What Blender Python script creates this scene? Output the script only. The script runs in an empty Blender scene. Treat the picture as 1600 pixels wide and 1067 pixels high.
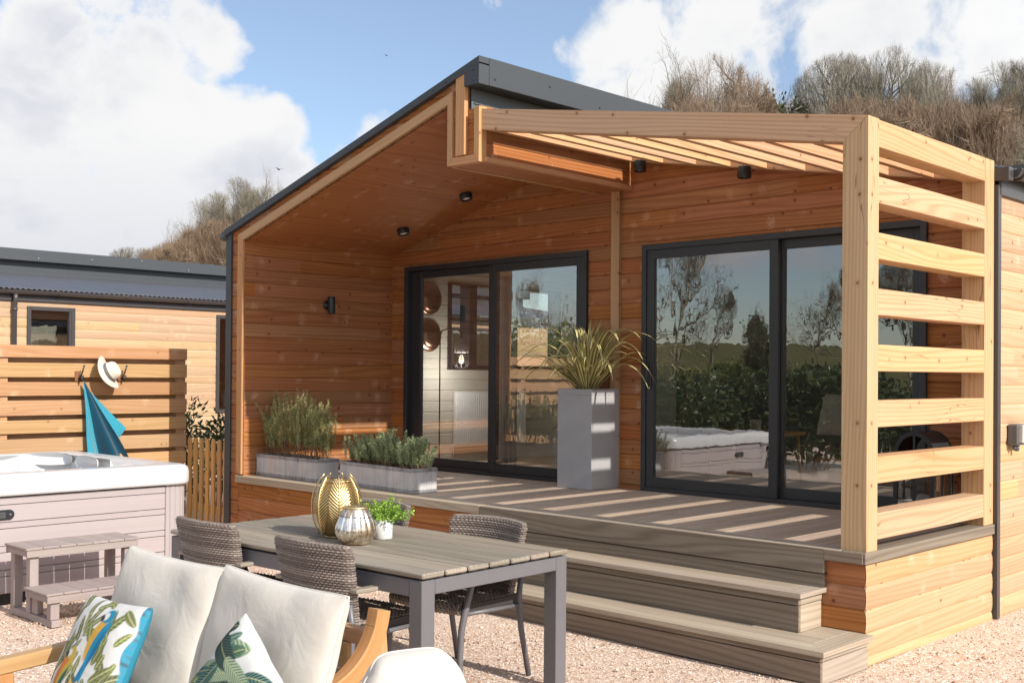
import bpy, bmesh, math, random
import numpy as np
from mathutils import Vector, Matrix, Quaternion
random.seed(7); rng = np.random.default_rng(11)
S = bpy.context.scene; COL = S.collection
PI = math.pi
V = Vector

# ------------------------------------------------------------------ object helpers
class MB:
    """collects faces with a board-space uv (metres), a random value per face and a material slot"""
    def __init__(self): self.v=[]; self.f=[]; self.uv=[]; self.r=[]; self.m=[]; self.s=[]
    def face(self, pts, uv=None, rnd=0.0, mat=0, smooth=False):
        b=len(self.v); self.v.extend([tuple(p) for p in pts]); n=len(pts)
        self.f.append(tuple(range(b,b+n)))
        self.uv.extend(uv if uv else [(0.0,0.0)]*n); self.r.append(rnd); self.m.append(mat); self.s.append(smooth)
    def idx(self, verts, faces, uvs=None, rnd=0.0, mat=0, smooth=True):
        b=len(self.v); self.v.extend([tuple(p) for p in verts])
        for f in faces:
            self.f.append(tuple(b+i for i in f))
            self.uv.extend([uvs[i] for i in f] if uvs else [(verts[i][0]+verts[i][1], verts[i][2]) for i in f])
            self.r.append(rnd); self.m.append(mat); self.s.append(smooth)
    def box(self, x0,x1,y0,y1,z0,z1, bev=0.003, grain=None, rnd=None, mat=0, M=None):
        if rnd is None: rnd=random.random()
        d=(x1-x0,y1-y0,z1-z0)
        if grain is None: grain=max(range(3),key=lambda i:d[i])
        b=min(bev,min(d)*.45); lo=(x0,y0,z0); hi=(x1,y1,z1)
        ou=random.random()*9; ov=random.random()*3
        def P(s,ax):   # corner sign s, on face ax (other two axes inset)
            return V([ (hi[i] if s[i]>0 else lo[i]) + (0 if i==ax else (-b if s[i]>0 else b)) for i in range(3)])
        T=(lambda p:M@p) if M is not None else (lambda p:p)
        def uvof(p,ax):
            if ax==grain:
                o=[i for i in range(3) if i!=ax]; return (p[o[0]]*.25+ou, p[o[1]]+ov)
            o=[i for i in range(3) if i!=ax and i!=grain][0]
            return (p[grain]+ou, p[o]+ov+ax*.37)
        def add(ps,ax): self.face([T(p) for p in ps],[uvof(p,ax) for p in ps],rnd,mat)
        for ax in range(3):
            a,c=[i for i in range(3) if i!=ax]
            for sg in (-1,1):
                q=[]
                for (sa,sc) in ((-1,-1),(1,-1),(1,1),(-1,1)):
                    s=[0,0,0]; s[ax]=sg; s[a]=sa; s[c]=sc; q.append(P(s,ax))
                if (sg>0)!=(ax!=1): q.reverse()
                add(q,ax)
        if b>0:
            for ax in range(3):      # edges along ax
                a,c=[i for i in range(3) if i!=ax]
                for sa in (-1,1):
                    for sc in (-1,1):
                        s0=[0,0,0]; s0[a]=sa; s0[c]=sc; s1=list(s0); s0[ax]=-1; s1[ax]=1
                        add([P(s0,a),P(s1,a),P(s1,c),P(s0,c)],a if a!=grain else c)
            for sx in (-1,1):
                for sy in (-1,1):
                    for sz in (-1,1):
                        s=(sx,sy,sz); add([P(s,0),P(s,1),P(s,2)],0 if grain!=0 else 1)
    def prism(self, poly, axis, a0, a1, grain_dir=None, rnd=None, mat=0):
        """polygon in the two other axes, extruded along axis from a0 to a1; grain_dir in polygon plane"""
        if rnd is None: rnd=random.random()
        g=V(grain_dir or (1,0)).normalized(); n=V((-g.y,g.x)); ou=random.random()*9
        o=[i for i in range(3) if i!=axis]
        def p3(p,a):
            q=[0,0,0]; q[o[0]]=p[0]; q[o[1]]=p[1]; q[axis]=a; return q
        uv=[(V(p).dot(g)+ou, V(p).dot(n)) for p in poly]
        self.face([p3(p,a0) for p in poly],uv,rnd,mat); self.face([p3(p,a1) for p in reversed(poly)],list(reversed(uv)),rnd,mat)
        for i in range(len(poly)):
            p,q=poly[i],poly[(i+1)%len(poly)]; L=(V(q)-V(p)); al=abs(L.normalized().dot(g))>.6
            up,uq=uv[i],uv[(i+1)%len(poly)]
            w=a1-a0
            if al: u4=[(up[0],0),(uq[0],0),(uq[0],w),(up[0],w)]
            else: u4=[(up[0],up[1]),(uq[0],uq[1]),(uq[0]+w*.2,uq[1]),(up[0]+w*.2,up[1])]
            self.face([p3(p,a0),p3(q,a0),p3(q,a1),p3(p,a1)],u4,rnd,mat)
    def tube(self, pts, r, n=8, mat=0, rnd=None, cap=True, smooth=True):
        if rnd is None: rnd=random.random()
        pts=[V(p) for p in pts]; rs=r if isinstance(r,(list,tuple)) else [r]*len(pts)
        vs=[]; uvs=[]; fs=[]; L=0; up=None
        for i,p in enumerate(pts):
            t=(pts[min(i+1,len(pts)-1)]-pts[max(i-1,0)]).normalized()
            if up is None: up=V((0,0,1)) if abs(t.z)<.9 else V((1,0,0))
            a=t.cross(up); a=a.normalized() if a.length>1e-6 else V((1,0,0)); b=a.cross(t); up=b
            if i: L+=(p-pts[i-1]).length
            for k in range(n):
                w=2*PI*k/n; vs.append(p+a*math.cos(w)*rs[i]+b*math.sin(w)*rs[i]); uvs.append((L,w*rs[i]))
        for i in range(len(pts)-1):
            for k in range(n):
                fs.append((i*n+k,i*n+(k+1)%n,(i+1)*n+(k+1)%n,(i+1)*n+k))
        if cap: fs.append(tuple(reversed(range(n)))); fs.append(tuple(range((len(pts)-1)*n,len(pts)*n)))
        self.idx(vs,fs,uvs,rnd,mat,smooth)
    def lathe(self, prof, c=(0,0,0), n=32, mat=0, rad=None, axis=2, smooth=True):
        """prof: (r,z) list; rad(theta,i) multiplies the radius"""
        vs=[];fs=[]
        for i,(r,z) in enumerate(prof):
            for k in range(n):
                w=2*PI*k/n; rr=r*(rad(w,i) if rad else 1)
                p=[rr*math.cos(w),rr*math.sin(w),z]
                if axis==0: p=[p[2],p[0],p[1]]
                if axis==1: p=[p[0],p[2],p[1]]
                vs.append((p[0]+c[0],p[1]+c[1],p[2]+c[2]))
        for i in range(len(prof)-1):
            for k in range(n): fs.append((i*n+k,i*n+(k+1)%n,(i+1)*n+(k+1)%n,(i+1)*n+k))
        if prof[0][0]>1e-5: fs.append(tuple(reversed(range(n))))
        if prof[-1][0]>1e-5: fs.append(tuple(range((len(prof)-1)*n,len(prof)*n)))
        self.idx(vs,fs,None,random.random(),mat,smooth)
    def grid(self, pts, mat=0, rnd=0.0, uv=None, closed_u=False, smooth=True):
        """pts[i][j]"""
        ni,nj=len(pts),len(pts[0]); vs=[p for row in pts for p in row]; fs=[]
        for i in range(ni-1):
            for j in range(nj if closed_u else nj-1):
                fs.append((i*nj+j,i*nj+(j+1)%nj,(i+1)*nj+(j+1)%nj,(i+1)*nj+j))
        uvs=[q for row in uv for q in row] if uv else [(j/(nj-1 or 1),i/(ni-1 or 1)) for i in range(ni) for j in range(nj)]
        self.idx(vs,fs,uvs,rnd,mat,smooth)
    def build(self, name, mats, parent=None, fixn=False, loc=None):
        me=bpy.data.meshes.new(name); me.from_pydata(self.v,[],self.f)
        if not isinstance(mats,(list,tuple)): mats=[mats]
        for m in mats: me.materials.append(m)
        uvl=me.uv_layers.new(name='UVMap'); uvl.data.foreach_set('uv',np.array(self.uv,dtype=np.float32).ravel())
        at=me.attributes.new('rnd','FLOAT','FACE'); at.data.foreach_set('value',np.array(self.r,dtype=np.float32))
        me.polygons.foreach_set('material_index',np.array(self.m,dtype=np.int32))
        me.polygons.foreach_set('use_smooth',np.array(self.s,dtype=bool))
        if fixn:
            bm=bmesh.new(); bm.from_mesh(me); bmesh.ops.remove_doubles(bm,verts=bm.verts,dist=1e-5); bmesh.ops.recalc_face_normals(bm,faces=bm.faces); bm.to_mesh(me); bm.free()
        me.update()
        o=bpy.data.objects.new(name,me); COL.objects.link(o)
        if parent is not None:
            o.parent=parent
            if loc is None: o.matrix_parent_inverse=Matrix.Identity(4)
        if loc is not None: o.location=loc
        return o

def tag(o,label=None,cat=None,group=None,kind=None):
    if label: o['label']=label
    if cat: o['category']=cat
    if group: o['group']=group
    if kind: o['kind']=kind
    return o
def thing(name,label,cat,loc=(0,0,0),rz=0,group=None):
    o=bpy.data.objects.new(name,None); COL.objects.link(o); o.empty_display_size=.1
    o.location=loc; o.rotation_euler=(0,0,rz); return tag(o,label,cat,group)
def copy_tree(o,parent=None):
    c=o.copy(); COL.objects.link(c)
    if parent is not None: c.parent=parent
    for ch in list(o.children): copy_tree(ch,c)
    return c
def reloc(parent):
    """world-space meshes were given to a thing whose Empty stands elsewhere: keep them in place"""
    bpy.context.view_layer.update()
    inv=parent.matrix_world.inverted()
    for ch in parent.children: ch.matrix_parent_inverse=inv

# ------------------------------------------------------------------ material helpers
def newmat(name):
    m=bpy.data.materials.new(name); m.use_nodes=True; nt=m.node_tree
    return m,nt,nt.nodes['Principled BSDF']
def nd(nt,typ,inp=None,**kw):
    n=nt.nodes.new(typ)
    for k,v in kw.items(): setattr(n,k,v)
    if inp:
        for k,v in inp.items():
            s=n.inputs[k]
            if isinstance(v,bpy.types.NodeSocket): nt.links.new(v,s)
            else: s.default_value=v
    return n
def mth(nt,op,a,b=None,c=None,clamp=False):
    n=nt.nodes.new('ShaderNodeMath'); n.operation=op; n.use_clamp=clamp
    for i,v in enumerate((a,b,c)):
        if v is None: continue
        if isinstance(v,bpy.types.NodeSocket): nt.links.new(v,n.inputs[i])
        else: n.inputs[i].default_value=v
    return n.outputs[0]
def mixc(nt,f,a,b,bt='MIX'):
    n=nt.nodes.new('ShaderNodeMix'); n.data_type='RGBA'; n.blend_type=bt; n.clamp_factor=True
    for s,v in ((n.inputs[0],f),(n.inputs[6],a),(n.inputs[7],b)):
        if isinstance(v,bpy.types.NodeSocket): nt.links.new(v,s)
        else: s.default_value=v if not isinstance(v,tuple) or len(v)==4 else (*v,1)
    return n.outputs[2]
def ramp(nt,f,a,b):
    n=nd(nt,'ShaderNodeMapRange',{0:f,1:a,2:b,3:0.0,4:1.0}); n.interpolation_type='SMOOTHSTEP'; n.clamp=True
    return n.outputs[0]
def vmul(nt,v,s):
    n=nt.nodes.new('ShaderNodeVectorMath'); n.operation='MULTIPLY'; nt.links.new(v,n.inputs[0]); n.inputs[1].default_value=s; return n.outputs[0]
def noise(nt,vec,scale=1.0,detail=3.0,rough=.55,dist=0.0):
    n=nd(nt,'ShaderNodeTexNoise',{'Scale':scale,'Detail':detail,'Roughness':rough,'Distortion':dist})
    if vec is not None: nt.links.new(vec,n.inputs['Vector'])
    return n.outputs[0]
def bump(nt,h,strength,dist,bsdf):
    b=nd(nt,'ShaderNodeBump',{'Height':h,'Strength':strength,'Distance':dist}); nt.links.new(b.outputs[0],bsdf.inputs['Normal'])
def setp(b,**k):
    for n,v in k.items():
        key={'rough':'Roughness','metal':'Metallic','col':'Base Color','spec':'Specular IOR Level','sheen':'Sheen Weight','trans':'Transmission Weight','coat':'Coat Weight'}[n]
        b.inputs[key].default_value=(*v,1) if isinstance(v,tuple) else v

def wood(name,base,dark,knot=None,mark=None,rough=.62,var=.16,ring=.35,kn=.5,bumps=.25,streak=.6,us=1.0,hue=.02,checks=0.0,mk_on=.79):
    """sawn timber: grain along u, tint and pattern shift per board, dark knots, pale resin marks"""
    m,nt,b=newmat(name)
    uv=nd(nt,'ShaderNodeUVMap',uv_map='UVMap').outputs[0]; at=nd(nt,'ShaderNodeAttribute',attribute_name='rnd')
    r=at.outputs['Fac']
    off=nd(nt,'ShaderNodeCombineXYZ',{0:mth(nt,'MULTIPLY',r,37.0),1:mth(nt,'MULTIPLY',r,11.0),2:mth(nt,'MULTIPLY',r,53.0)}).outputs[0]
    add=nt.nodes.new('ShaderNodeVectorMath'); nt.links.new(uv,add.inputs[0]); nt.links.new(off,add.inputs[1]); p=add.outputs[0]
    fine=noise(nt,vmul(nt,p,(2.2*us,95,1)),1,3,.6)
    mid=noise(nt,vmul(nt,p,(.55*us,14,1)),1,2,.5,.3)
    sep=nd(nt,'ShaderNodeSeparateXYZ',{0:p})
    big=noise(nt,vmul(nt,p,(.45*us,4.5,1)),1,1,.5)
    ph=mth(nt,'ADD',mth(nt,'MULTIPLY',sep.outputs[1],170.0),mth(nt,'MULTIPLY',big,44.0))
    rings=mth(nt,'POWER',mth(nt,'MULTIPLY_ADD',mth(nt,'SINE',ph),.5,.5),2.2)
    f=mth(nt,'ADD',mth(nt,'MULTIPLY',fine,streak),mth(nt,'ADD',mth(nt,'MULTIPLY',mid,.9),mth(nt,'MULTIPLY',rings,ring)))
    f=ramp(nt,f,.30+.15*ring,1.25+.75*ring)
    c=mixc(nt,f,base,dark)
    hs=nd(nt,'ShaderNodeHueSaturation',{'Hue':mth(nt,'MULTIPLY_ADD',r,-hue,.5+hue*.5),'Saturation':mth(nt,'MULTIPLY_ADD',mth(nt,'FRACT',mth(nt,'MULTIPLY',r,7.3)),.16,.92),'Value':mth(nt,'MULTIPLY_ADD',mth(nt,'FRACT',mth(nt,'MULTIPLY',r,3.7)),2*var,1-var),'Color':c})
    c=hs.outputs[0]
    if mark:
        vo=nd(nt,'ShaderNodeTexVoronoi',{'Vector':vmul(nt,p,(7.2,6.2,0)),'Scale':1.0,'Randomness':1.0}); vo.voronoi_dimensions='2D'
        jag=noise(nt,vmul(nt,p,(70,45,1)),1,3,.6)
        dd=mth(nt,'ADD',vo.outputs['Distance'],mth(nt,'MULTIPLY_ADD',jag,1.1,-.55))
        mk=mth(nt,'SUBTRACT',1.0,ramp(nt,dd,-.02,.42))
        on=ramp(nt,nd(nt,'ShaderNodeSeparateColor',{0:vo.outputs['Color']}).outputs[0],mk_on,mk_on+.07)
        mk=mth(nt,'MULTIPLY',mth(nt,'MULTIPLY',mk,on),mth(nt,'MULTIPLY_ADD',nd(nt,'ShaderNodeSeparateColor',{0:vo.outputs['Color']}).outputs[2],.45,.1))
        c=mixc(nt,mk,c,mark)
    if knot:
        vo=nd(nt,'ShaderNodeTexVoronoi',{'Vector':vmul(nt,p,(7.0,7.4,0)),'Scale':1.0,'Randomness':1.0}); vo.voronoi_dimensions='2D'
        # equal-metre distance: scale is anisotropic so squash back with a second look at a round spot
        dd=mth(nt,'ADD',vo.outputs['Distance'],mth(nt,'MULTIPLY_ADD',fine,.03,-.015))
        k1=mth(nt,'SUBTRACT',1.0,ramp(nt,dd,.05,.10)); halo=mth(nt,'SUBTRACT',1.0,ramp(nt,dd,.06,.26))
        on=ramp(nt,nd(nt,'ShaderNodeSeparateColor',{0:vo.outputs['Color']}).outputs[1],1-kn-.02,1-kn+.02)
        c=mixc(nt,mth(nt,'MULTIPLY',mth(nt,'MULTIPLY',halo,on),.45),c,dark)
        c=mixc(nt,mth(nt,'MULTIPLY',mth(nt,'MULTIPLY',k1,on),.85),c,knot)
    if checks:
        n1=noise(nt,vmul(nt,p,(1.3,13,1)),1,2,.5); n2=noise(nt,vmul(nt,p,(.9,2.5,1)),1,1,.5)
        ck=mth(nt,'SUBTRACT',1.0,ramp(nt,mth(nt,'ABSOLUTE',mth(nt,'SUBTRACT',n1,.5)),.003,.011))
        c=mixc(nt,mth(nt,'MULTIPLY',mth(nt,'MULTIPLY',ck,ramp(nt,n2,.56,.64)),checks),c,(.16,.075,.03))
        gr=noise(nt,vmul(nt,p,(1.1,2.2,1)),1,3,.6); c=mixc(nt,mth(nt,'MULTIPLY',ramp(nt,gr,.45,.75),.28),c,(.47,.33,.21))
    nt.links.new(c,b.inputs['Base Color']); setp(b,rough=rough,spec=.3)
    bump(nt,f,bumps,.0015,b)
    return m
def plain(name,col,rough=.5,metal=0.0,var=.0,vs=20.0,spec=.5,bmp=0.0,bs=60.0,bd=.002):
    m,nt,b=newmat(name); setp(b,rough=rough,metal=metal,spec=spec)
    tc=nd(nt,'ShaderNodeTexCoord').outputs['Object']
    if var>0:
        n=noise(nt,tc,vs,4,.6); n2=noise(nt,tc,vs*.21,2,.5)
        k=mth(nt,'MULTIPLY_ADD',mth(nt,'ADD',n,n2),var,1-var)
        hs=nd(nt,'ShaderNodeHueSaturation',{'Color':(*col,1),'Value':k}); nt.links.new(hs.outputs[0],b.inputs['Base Color'])
        rr=mth(nt,'MULTIPLY_ADD',n,.3*var*4,rough-.15*var*4); nt.links.new(rr,b.inputs['Roughness'])
    else: setp(b,col=col)
    if bmp: bump(nt,noise(nt,tc,bs,3,.6),bmp,bd,b)
    return m
def foliage(name,c1,c2,rough=.55,tl=.25):
    m,nt,b=newmat(name); at=nd(nt,'ShaderNodeAttribute',attribute_name='rnd').outputs['Fac']
    c=mixc(nt,at,c1,c2); nt.links.new(c,b.inputs['Base Color']); setp(b,rough=rough,spec=.35)
    if tl:
        t=nd(nt,'ShaderNodeBsdfTranslucent',{'Color':c}); mx=nd(nt,'ShaderNodeMixShader',{0:tl,1:b.outputs[0],2:t.outputs[0]})
        nt.links.new(mx.outputs[0],nt.nodes['Material Output'].inputs['Surface'])
    return m

W={}
W['clad']=wood('cedar_cladding',(.405,.172,.066),(.265,.095,.033),knot=(.085,.030,.015),mark=(.56,.34,.225),rough=.6,var=.10,hue=.012,kn=.16,streak=.95,ring=.5,mk_on=.72)
W['cladside']=wood('sunlit_cedar_cladding',(.50,.335,.195),(.40,.235,.115),knot=(.17,.07,.03),mark=(.58,.43,.30),rough=.65,var=.09,kn=.10)  # lighter copy of the cedar for sunlit side walls, sunlight put into colour
W['trim']=wood('cedar_trim',(.52,.305,.155),(.40,.20,.095),knot=(.2,.08,.03),rough=.6,var=.08,kn=.3,ring=.2)
W['larch']=wood('larch_beam',(.56,.355,.20),(.43,.24,.115),knot=(.19,.07,.03),rough=.62,var=.08,kn=.20,ring=.6,checks=.7)
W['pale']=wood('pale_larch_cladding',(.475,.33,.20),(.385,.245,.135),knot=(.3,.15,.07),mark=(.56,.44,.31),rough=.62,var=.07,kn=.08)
W['fence']=wood('fence_slat_timber',(.445,.275,.15),(.35,.195,.09),knot=(.26,.11,.045),mark=(.58,.43,.29),rough=.65,var=.07,kn=.1)
W['picket']=wood('picket_timber',(.58,.35,.15),(.42,.23,.085),knot=(.2,.08,.04),rough=.65,var=.14,kn=.12)
W['comp']=wood('composite_decking',(.44,.37,.285),(.29,.225,.165),rough=.6,var=.07,ring=.35,streak=.8,bumps=.35,hue=.01)
W['deck']=wood('porch_deck_composite',(.50,.395,.30),(.34,.25,.18),rough=.6,var=.08,ring=.35,streak=.8,bumps=.35,hue=.01)
W['compgrey']=wood('grey_composite_board',(.255,.205,.155),(.15,.114,.083),rough=.62,var=.05,ring=.5,streak=.8,bumps=.4,hue=.01)
W['teak']=wood('weathered_teak',(.385,.335,.27),(.20,.165,.125),rough=.7,var=.20,ring=.3,streak=1.1,bumps=.5,hue=.02)
W['acacia']=wood('oiled_acacia',(.47,.27,.125),(.37,.19,.08),rough=.45,var=.05,ring=.25,bumps=.12)
W['inner']=wood('pale_interior_boarding',(.66,.63,.55),(.58,.545,.465),rough=.6,var=.05,ring=.3,bumps=.1)
W['step']=wood('taupe_step_board',(.36,.295,.275),(.29,.235,.215),rough=.65,var=.05,ring=.2,streak=.8)
W['oakfloor']=wood('oak_floor',(.55,.42,.28),(.42,.30,.18),rough=.4,var=.12)
W['table_in']=wood('orange_oak',(.55,.27,.09),(.4,.18,.05),rough=.4,var=.05)
W['bark']=None
K={}
K['frame']=plain('black_aluminium',(.026,.026,.028),.42,0,.10,8)
K['roofmetal']=plain('slate_grey_metal',(.040,.045,.051),.5,0.0,.12,5)
K['clerestory']=plain('grey_clerestory_board',(.095,.11,.118),.55,0,.1,6)
K['gutter']=plain('dark_gutter_plastic',(.05,.045,.045),.35,0,.08,9)
K['lamp']=plain('black_lamp_metal',(.016,.017,.018),.4)
K['diff']=plain('opal_diffuser',(.75,.72,.66),.4)
K['anth']=plain('anthracite_aluminium',(.125,.118,.125),.42,.0,.08,30)
K['tubwhite']=plain('white_acrylic',(.56,.56,.56),.22,0,.03,4)
W['tubpanel']=wood('taupe_tub_panel',(.375,.32,.315),(.345,.292,.288),rough=.55,var=.03,ring=.1,bumps=.08)
K['dark']=plain('dark_void',(.02,.02,.02),.7)
K['chrome']=plain('brushed_chrome',(.6,.6,.6),.25,1)
K['soil']=plain('potting_soil',(.035,.025,.018),.95,0,.4,60,bmp=1,bs=70,bd=.01)
K['radiator']=plain('radiator_enamel',(.80,.80,.79),.3)
K['white']=plain('white_enamel',(.58,.57,.54),.35)
K['rust']=plain('rusty_iron',(.22,.09,.04),.8,.2,.4,80)
K['brass']=None
K['slat_socket']=plain('grey_socket_plastic',(.10,.095,.095),.4,0,.05,20)
K['screw']=plain('screw_head',(.05,.053,.06),.35,.8)
K['screwgrey']=plain('galvanised_screw',(.20,.21,.22),.4,.3)

# glass: thin pane, reflection by angle, very slight waviness of toughened glass
m,nt,b=newmat('window_glass'); nt.nodes.remove(b)
tc=nd(nt,'ShaderNodeTexCoord').outputs['Object']
bp=nd(nt,'ShaderNodeBump',{'Height':noise(nt,vmul(nt,tc,(5.5,5.5,3.0)),1,2,.5),'Strength':.022,'Distance':.03})
fr=nd(nt,'ShaderNodeFresnel',{'IOR':1.9,'Normal':bp.outputs[0]})
tr=nd(nt,'ShaderNodeBsdfTransparent',{'Color':(.92,.93,.91,1)}); gl=nd(nt,'ShaderNodeBsdfGlossy',{'Roughness':0.0,'Color':(1,1,1,1),'Normal':bp.outputs[0]})
mx=nd(nt,'ShaderNodeMixShader',{0:mth(nt,'MULTIPLY',fr.outputs[0],2.8,clamp=True),1:tr.outputs[0],2:gl.outputs[0]})
nt.links.new(mx.outputs[0],nt.nodes['Material Output'].inputs['Surface']); K['glass']=m

def streaky(name,c1,c2,metal=.0,rough=.45):
    m,nt,b=newmat(name); tc=nd(nt,'ShaderNodeTexCoord').outputs['Object']
    a=noise(nt,vmul(nt,tc,(30,30,2.5)),1,4,.65); c=noise(nt,tc,9,4,.6)
    f=ramp(nt,mth(nt,'ADD',mth(nt,'MULTIPLY',a,.6),mth(nt,'MULTIPLY',c,.6)),.4,.85)
    nt.links.new(mixc(nt,f,c1,c2),b.inputs['Base Color']); setp(b,metal=metal,rough=rough)
    bump(nt,a,.15,.003,b); return m
K['zinc']=streaky('weathered_zinc',(.58,.555,.54),(.44,.425,.42),.25,.5)
K['zincdark']=streaky('tarnished_zinc_band',(.40,.39,.39),(.17,.165,.18),.35,.5)
K['planter']=plain('grey_fibre_cement',(.325,.315,.315),.7,0,.14,14,bmp=.15,bs=200,bd=.002)
def fabric(name,col,var=.06,sc=900,bmp=.3):
    m,nt,b=newmat(name); tc=nd(nt,'ShaderNodeTexCoord').outputs['Object']
    n=noise(nt,tc,sc,2,.6); n2=noise(nt,tc,14,3,.6); n3=noise(nt,vmul(nt,tc,(7,7,11)),1,3,.55,.8)
    k=mth(nt,'MULTIPLY_ADD',mth(nt,'ADD',n,n2),var,1-var)
    hs=nd(nt,'ShaderNodeHueSaturation',{'Color':(*col,1),'Value':k}); nt.links.new(hs.outputs[0],b.inputs['Base Color'])
    setp(b,rough=.9,spec=.15,sheen=.15)
    h=mth(nt,'ADD',mth(nt,'MULTIPLY',n,.04),mth(nt,'MULTIPLY',n3,1.0)); bump(nt,h,bmp,.03,b); return m
K['linen']=fabric('cream_outdoor_fabric',(.535,.49,.43),bmp=.22)
K['grey_fabric']=fabric('grey_upholstery',(.62,.60,.56))
K['felt']=fabric('cream_felt_hat',(.60,.54,.45),bmp=.1)
K['band']=plain('grey_hat_band',(.13,.12,.12),.8)
m,nt,b=newmat('teal_towelling'); uv=nd(nt,'ShaderNodeUVMap',uv_map='UVMap').outputs[0]
vo=nd(nt,'ShaderNodeTexVoronoi',{'Vector':vmul(nt,uv,(26,44,1)),'Scale':1.0,'Randomness':.5}); vo.voronoi_dimensions='2D'
dt=mth(nt,'SUBTRACT',1.0,ramp(nt,vo.outputs['Distance'],.16,.3))
nt.links.new(mixc(nt,mth(nt,'MULTIPLY',dt,.5),(.022,.235,.33),(.12,.46,.55)),b.inputs['Base Color']); setp(b,rough=.9,spec=.1,sheen=.3)
bump(nt,noise(nt,vmul(nt,uv,(220,380,1)),1,2,.6),.4,.004,b); K['towel']=m
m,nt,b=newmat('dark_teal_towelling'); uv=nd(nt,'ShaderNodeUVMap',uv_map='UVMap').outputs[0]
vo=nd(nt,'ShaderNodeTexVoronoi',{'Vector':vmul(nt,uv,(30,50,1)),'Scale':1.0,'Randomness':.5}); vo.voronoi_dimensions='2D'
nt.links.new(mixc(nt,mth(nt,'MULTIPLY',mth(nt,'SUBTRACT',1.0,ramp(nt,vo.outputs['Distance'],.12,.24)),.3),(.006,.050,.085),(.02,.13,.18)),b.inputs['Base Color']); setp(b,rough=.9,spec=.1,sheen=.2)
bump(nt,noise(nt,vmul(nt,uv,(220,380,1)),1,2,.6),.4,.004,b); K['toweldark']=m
def vcol(name,rough=.85):
    m,nt,b=newmat(name); a=nd(nt,'ShaderNodeAttribute',attribute_name='print'); nt.links.new(a.outputs['Color'],b.inputs['Base Color']); setp(b,rough=rough,spec=.15)
    tc=nd(nt,'ShaderNodeTexCoord').outputs['Object']; bump(nt,noise(nt,vmul(nt,tc,(9,9,13)),1,3,.55,.8),.22,.03,b); return m
K['print']=vcol('printed_cotton')
# wicker, strand tint by rnd
m,nt,b=newmat('woven_rattan'); at=nd(nt,'ShaderNodeAttribute',attribute_name='rnd').outputs['Fac']
nt.links.new(mixc(nt,at,(.13,.10,.085),(.285,.235,.20)),b.inputs['Base Color']); setp(b,rough=.42,spec=.45); K['wicker']=m
K['wickback']=plain('rattan_backing',(.035,.028,.025),.7)
m,nt,b=newmat('gold_leaf_metal'); setp(b,col=(.74,.57,.29),metal=1.0,rough=.40); K['gold']=m
m,nt,b=newmat('gold_inner_glass'); setp(b,col=(.26,.165,.06),metal=.5,rough=.45); K['goldin']=m
m,nt,b=newmat('mercury_glass'); tc=nd(nt,'ShaderNodeTexCoord').outputs['Object']; n=noise(nt,tc,55,5,.7); n2=noise(nt,vmul(nt,tc,(3,3,11)),1,3,.6)
nt.links.new(mixc(nt,ramp(nt,mth(nt,'ADD',mth(nt,'MULTIPLY',n,.5),n2),.55,.9),(.80,.78,.74),(.42,.30,.17)),b.inputs['Base Color']); setp(b,metal=.9,rough=.2); nt.links.new(mth(nt,'MULTIPLY_ADD',n,.3,.08),b.inputs['Roughness']); K['mercury']=m
m,nt,b=newmat('copper_dome'); setp(b,col=(.40,.23,.16),metal=1.0,rough=.28); K['copper']=m
F={}
F['rosemary']=foliage('rosemary_needles',(.18,.21,.07),(.55,.54,.26),tl=.35)
F['lavender']=foliage('lavender_leaves',(.20,.26,.12),(.50,.55,.32),tl=.35)
F['stem']=foliage('woody_stem',(.16,.09,.045),(.26,.16,.08),tl=0)
F['fresh']=foliage('fresh_green_leaves',(.13,.26,.03),(.34,.50,.08),tl=.3)
F['laurel']=foliage('dark_laurel_leaves',(.025,.042,.016),(.09,.12,.045),rough=.35,tl=.15)
F['ivy']=foliage('ivy_leaves',(.02,.032,.012),(.075,.09,.03),tl=.15)
F['hedge']=foliage('hedge_leaves',(.085,.11,.03),(.24,.25,.08),tl=.3)
F['twig']=foliage('bare_twigs',(.125,.105,.075),(.255,.22,.155),tl=0)
F['redtwig']=foliage('russet_twigs',(.15,.10,.062),(.28,.19,.12),tl=0)
m,nt,b=newmat('variegated_strap_leaf'); uv=nd(nt,'ShaderNodeUVMap',uv_map='UVMap').outputs[0]; sx=nd(nt,'ShaderNodeSeparateXYZ',{0:uv}).outputs[0]
at=nd(nt,'ShaderNodeAttribute',attribute_name='rnd').outputs['Fac']
e=mth(nt,'ABSOLUTE',mth(nt,'MULTIPLY_ADD',sx,2.0,-1.0)); st=mth(nt,'ADD',e,mth(nt,'MULTIPLY_ADD',noise(nt,vmul(nt,uv,(14,.6,1)),1,2,.5),.5,-.25))
c=mixc(nt,ramp(nt,st,.30,.55),(.19,.20,.05),(.72,.64,.30)); c=mixc(nt,mth(nt,'MULTIPLY',at,.5),c,(.26,.19,.09))
nt.links.new(c,b.inputs['Base Color']); setp(b,rough=.4)
t=nd(nt,'ShaderNodeBsdfTranslucent',{'Color':c}); mx=nd(nt,'ShaderNodeMixShader',{0:.2,1:b.outputs[0],2:t.outputs[0]}); nt.links.new(mx.outputs[0],nt.nodes['Material Output'].inputs['Surface']); F['strap']=m
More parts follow.
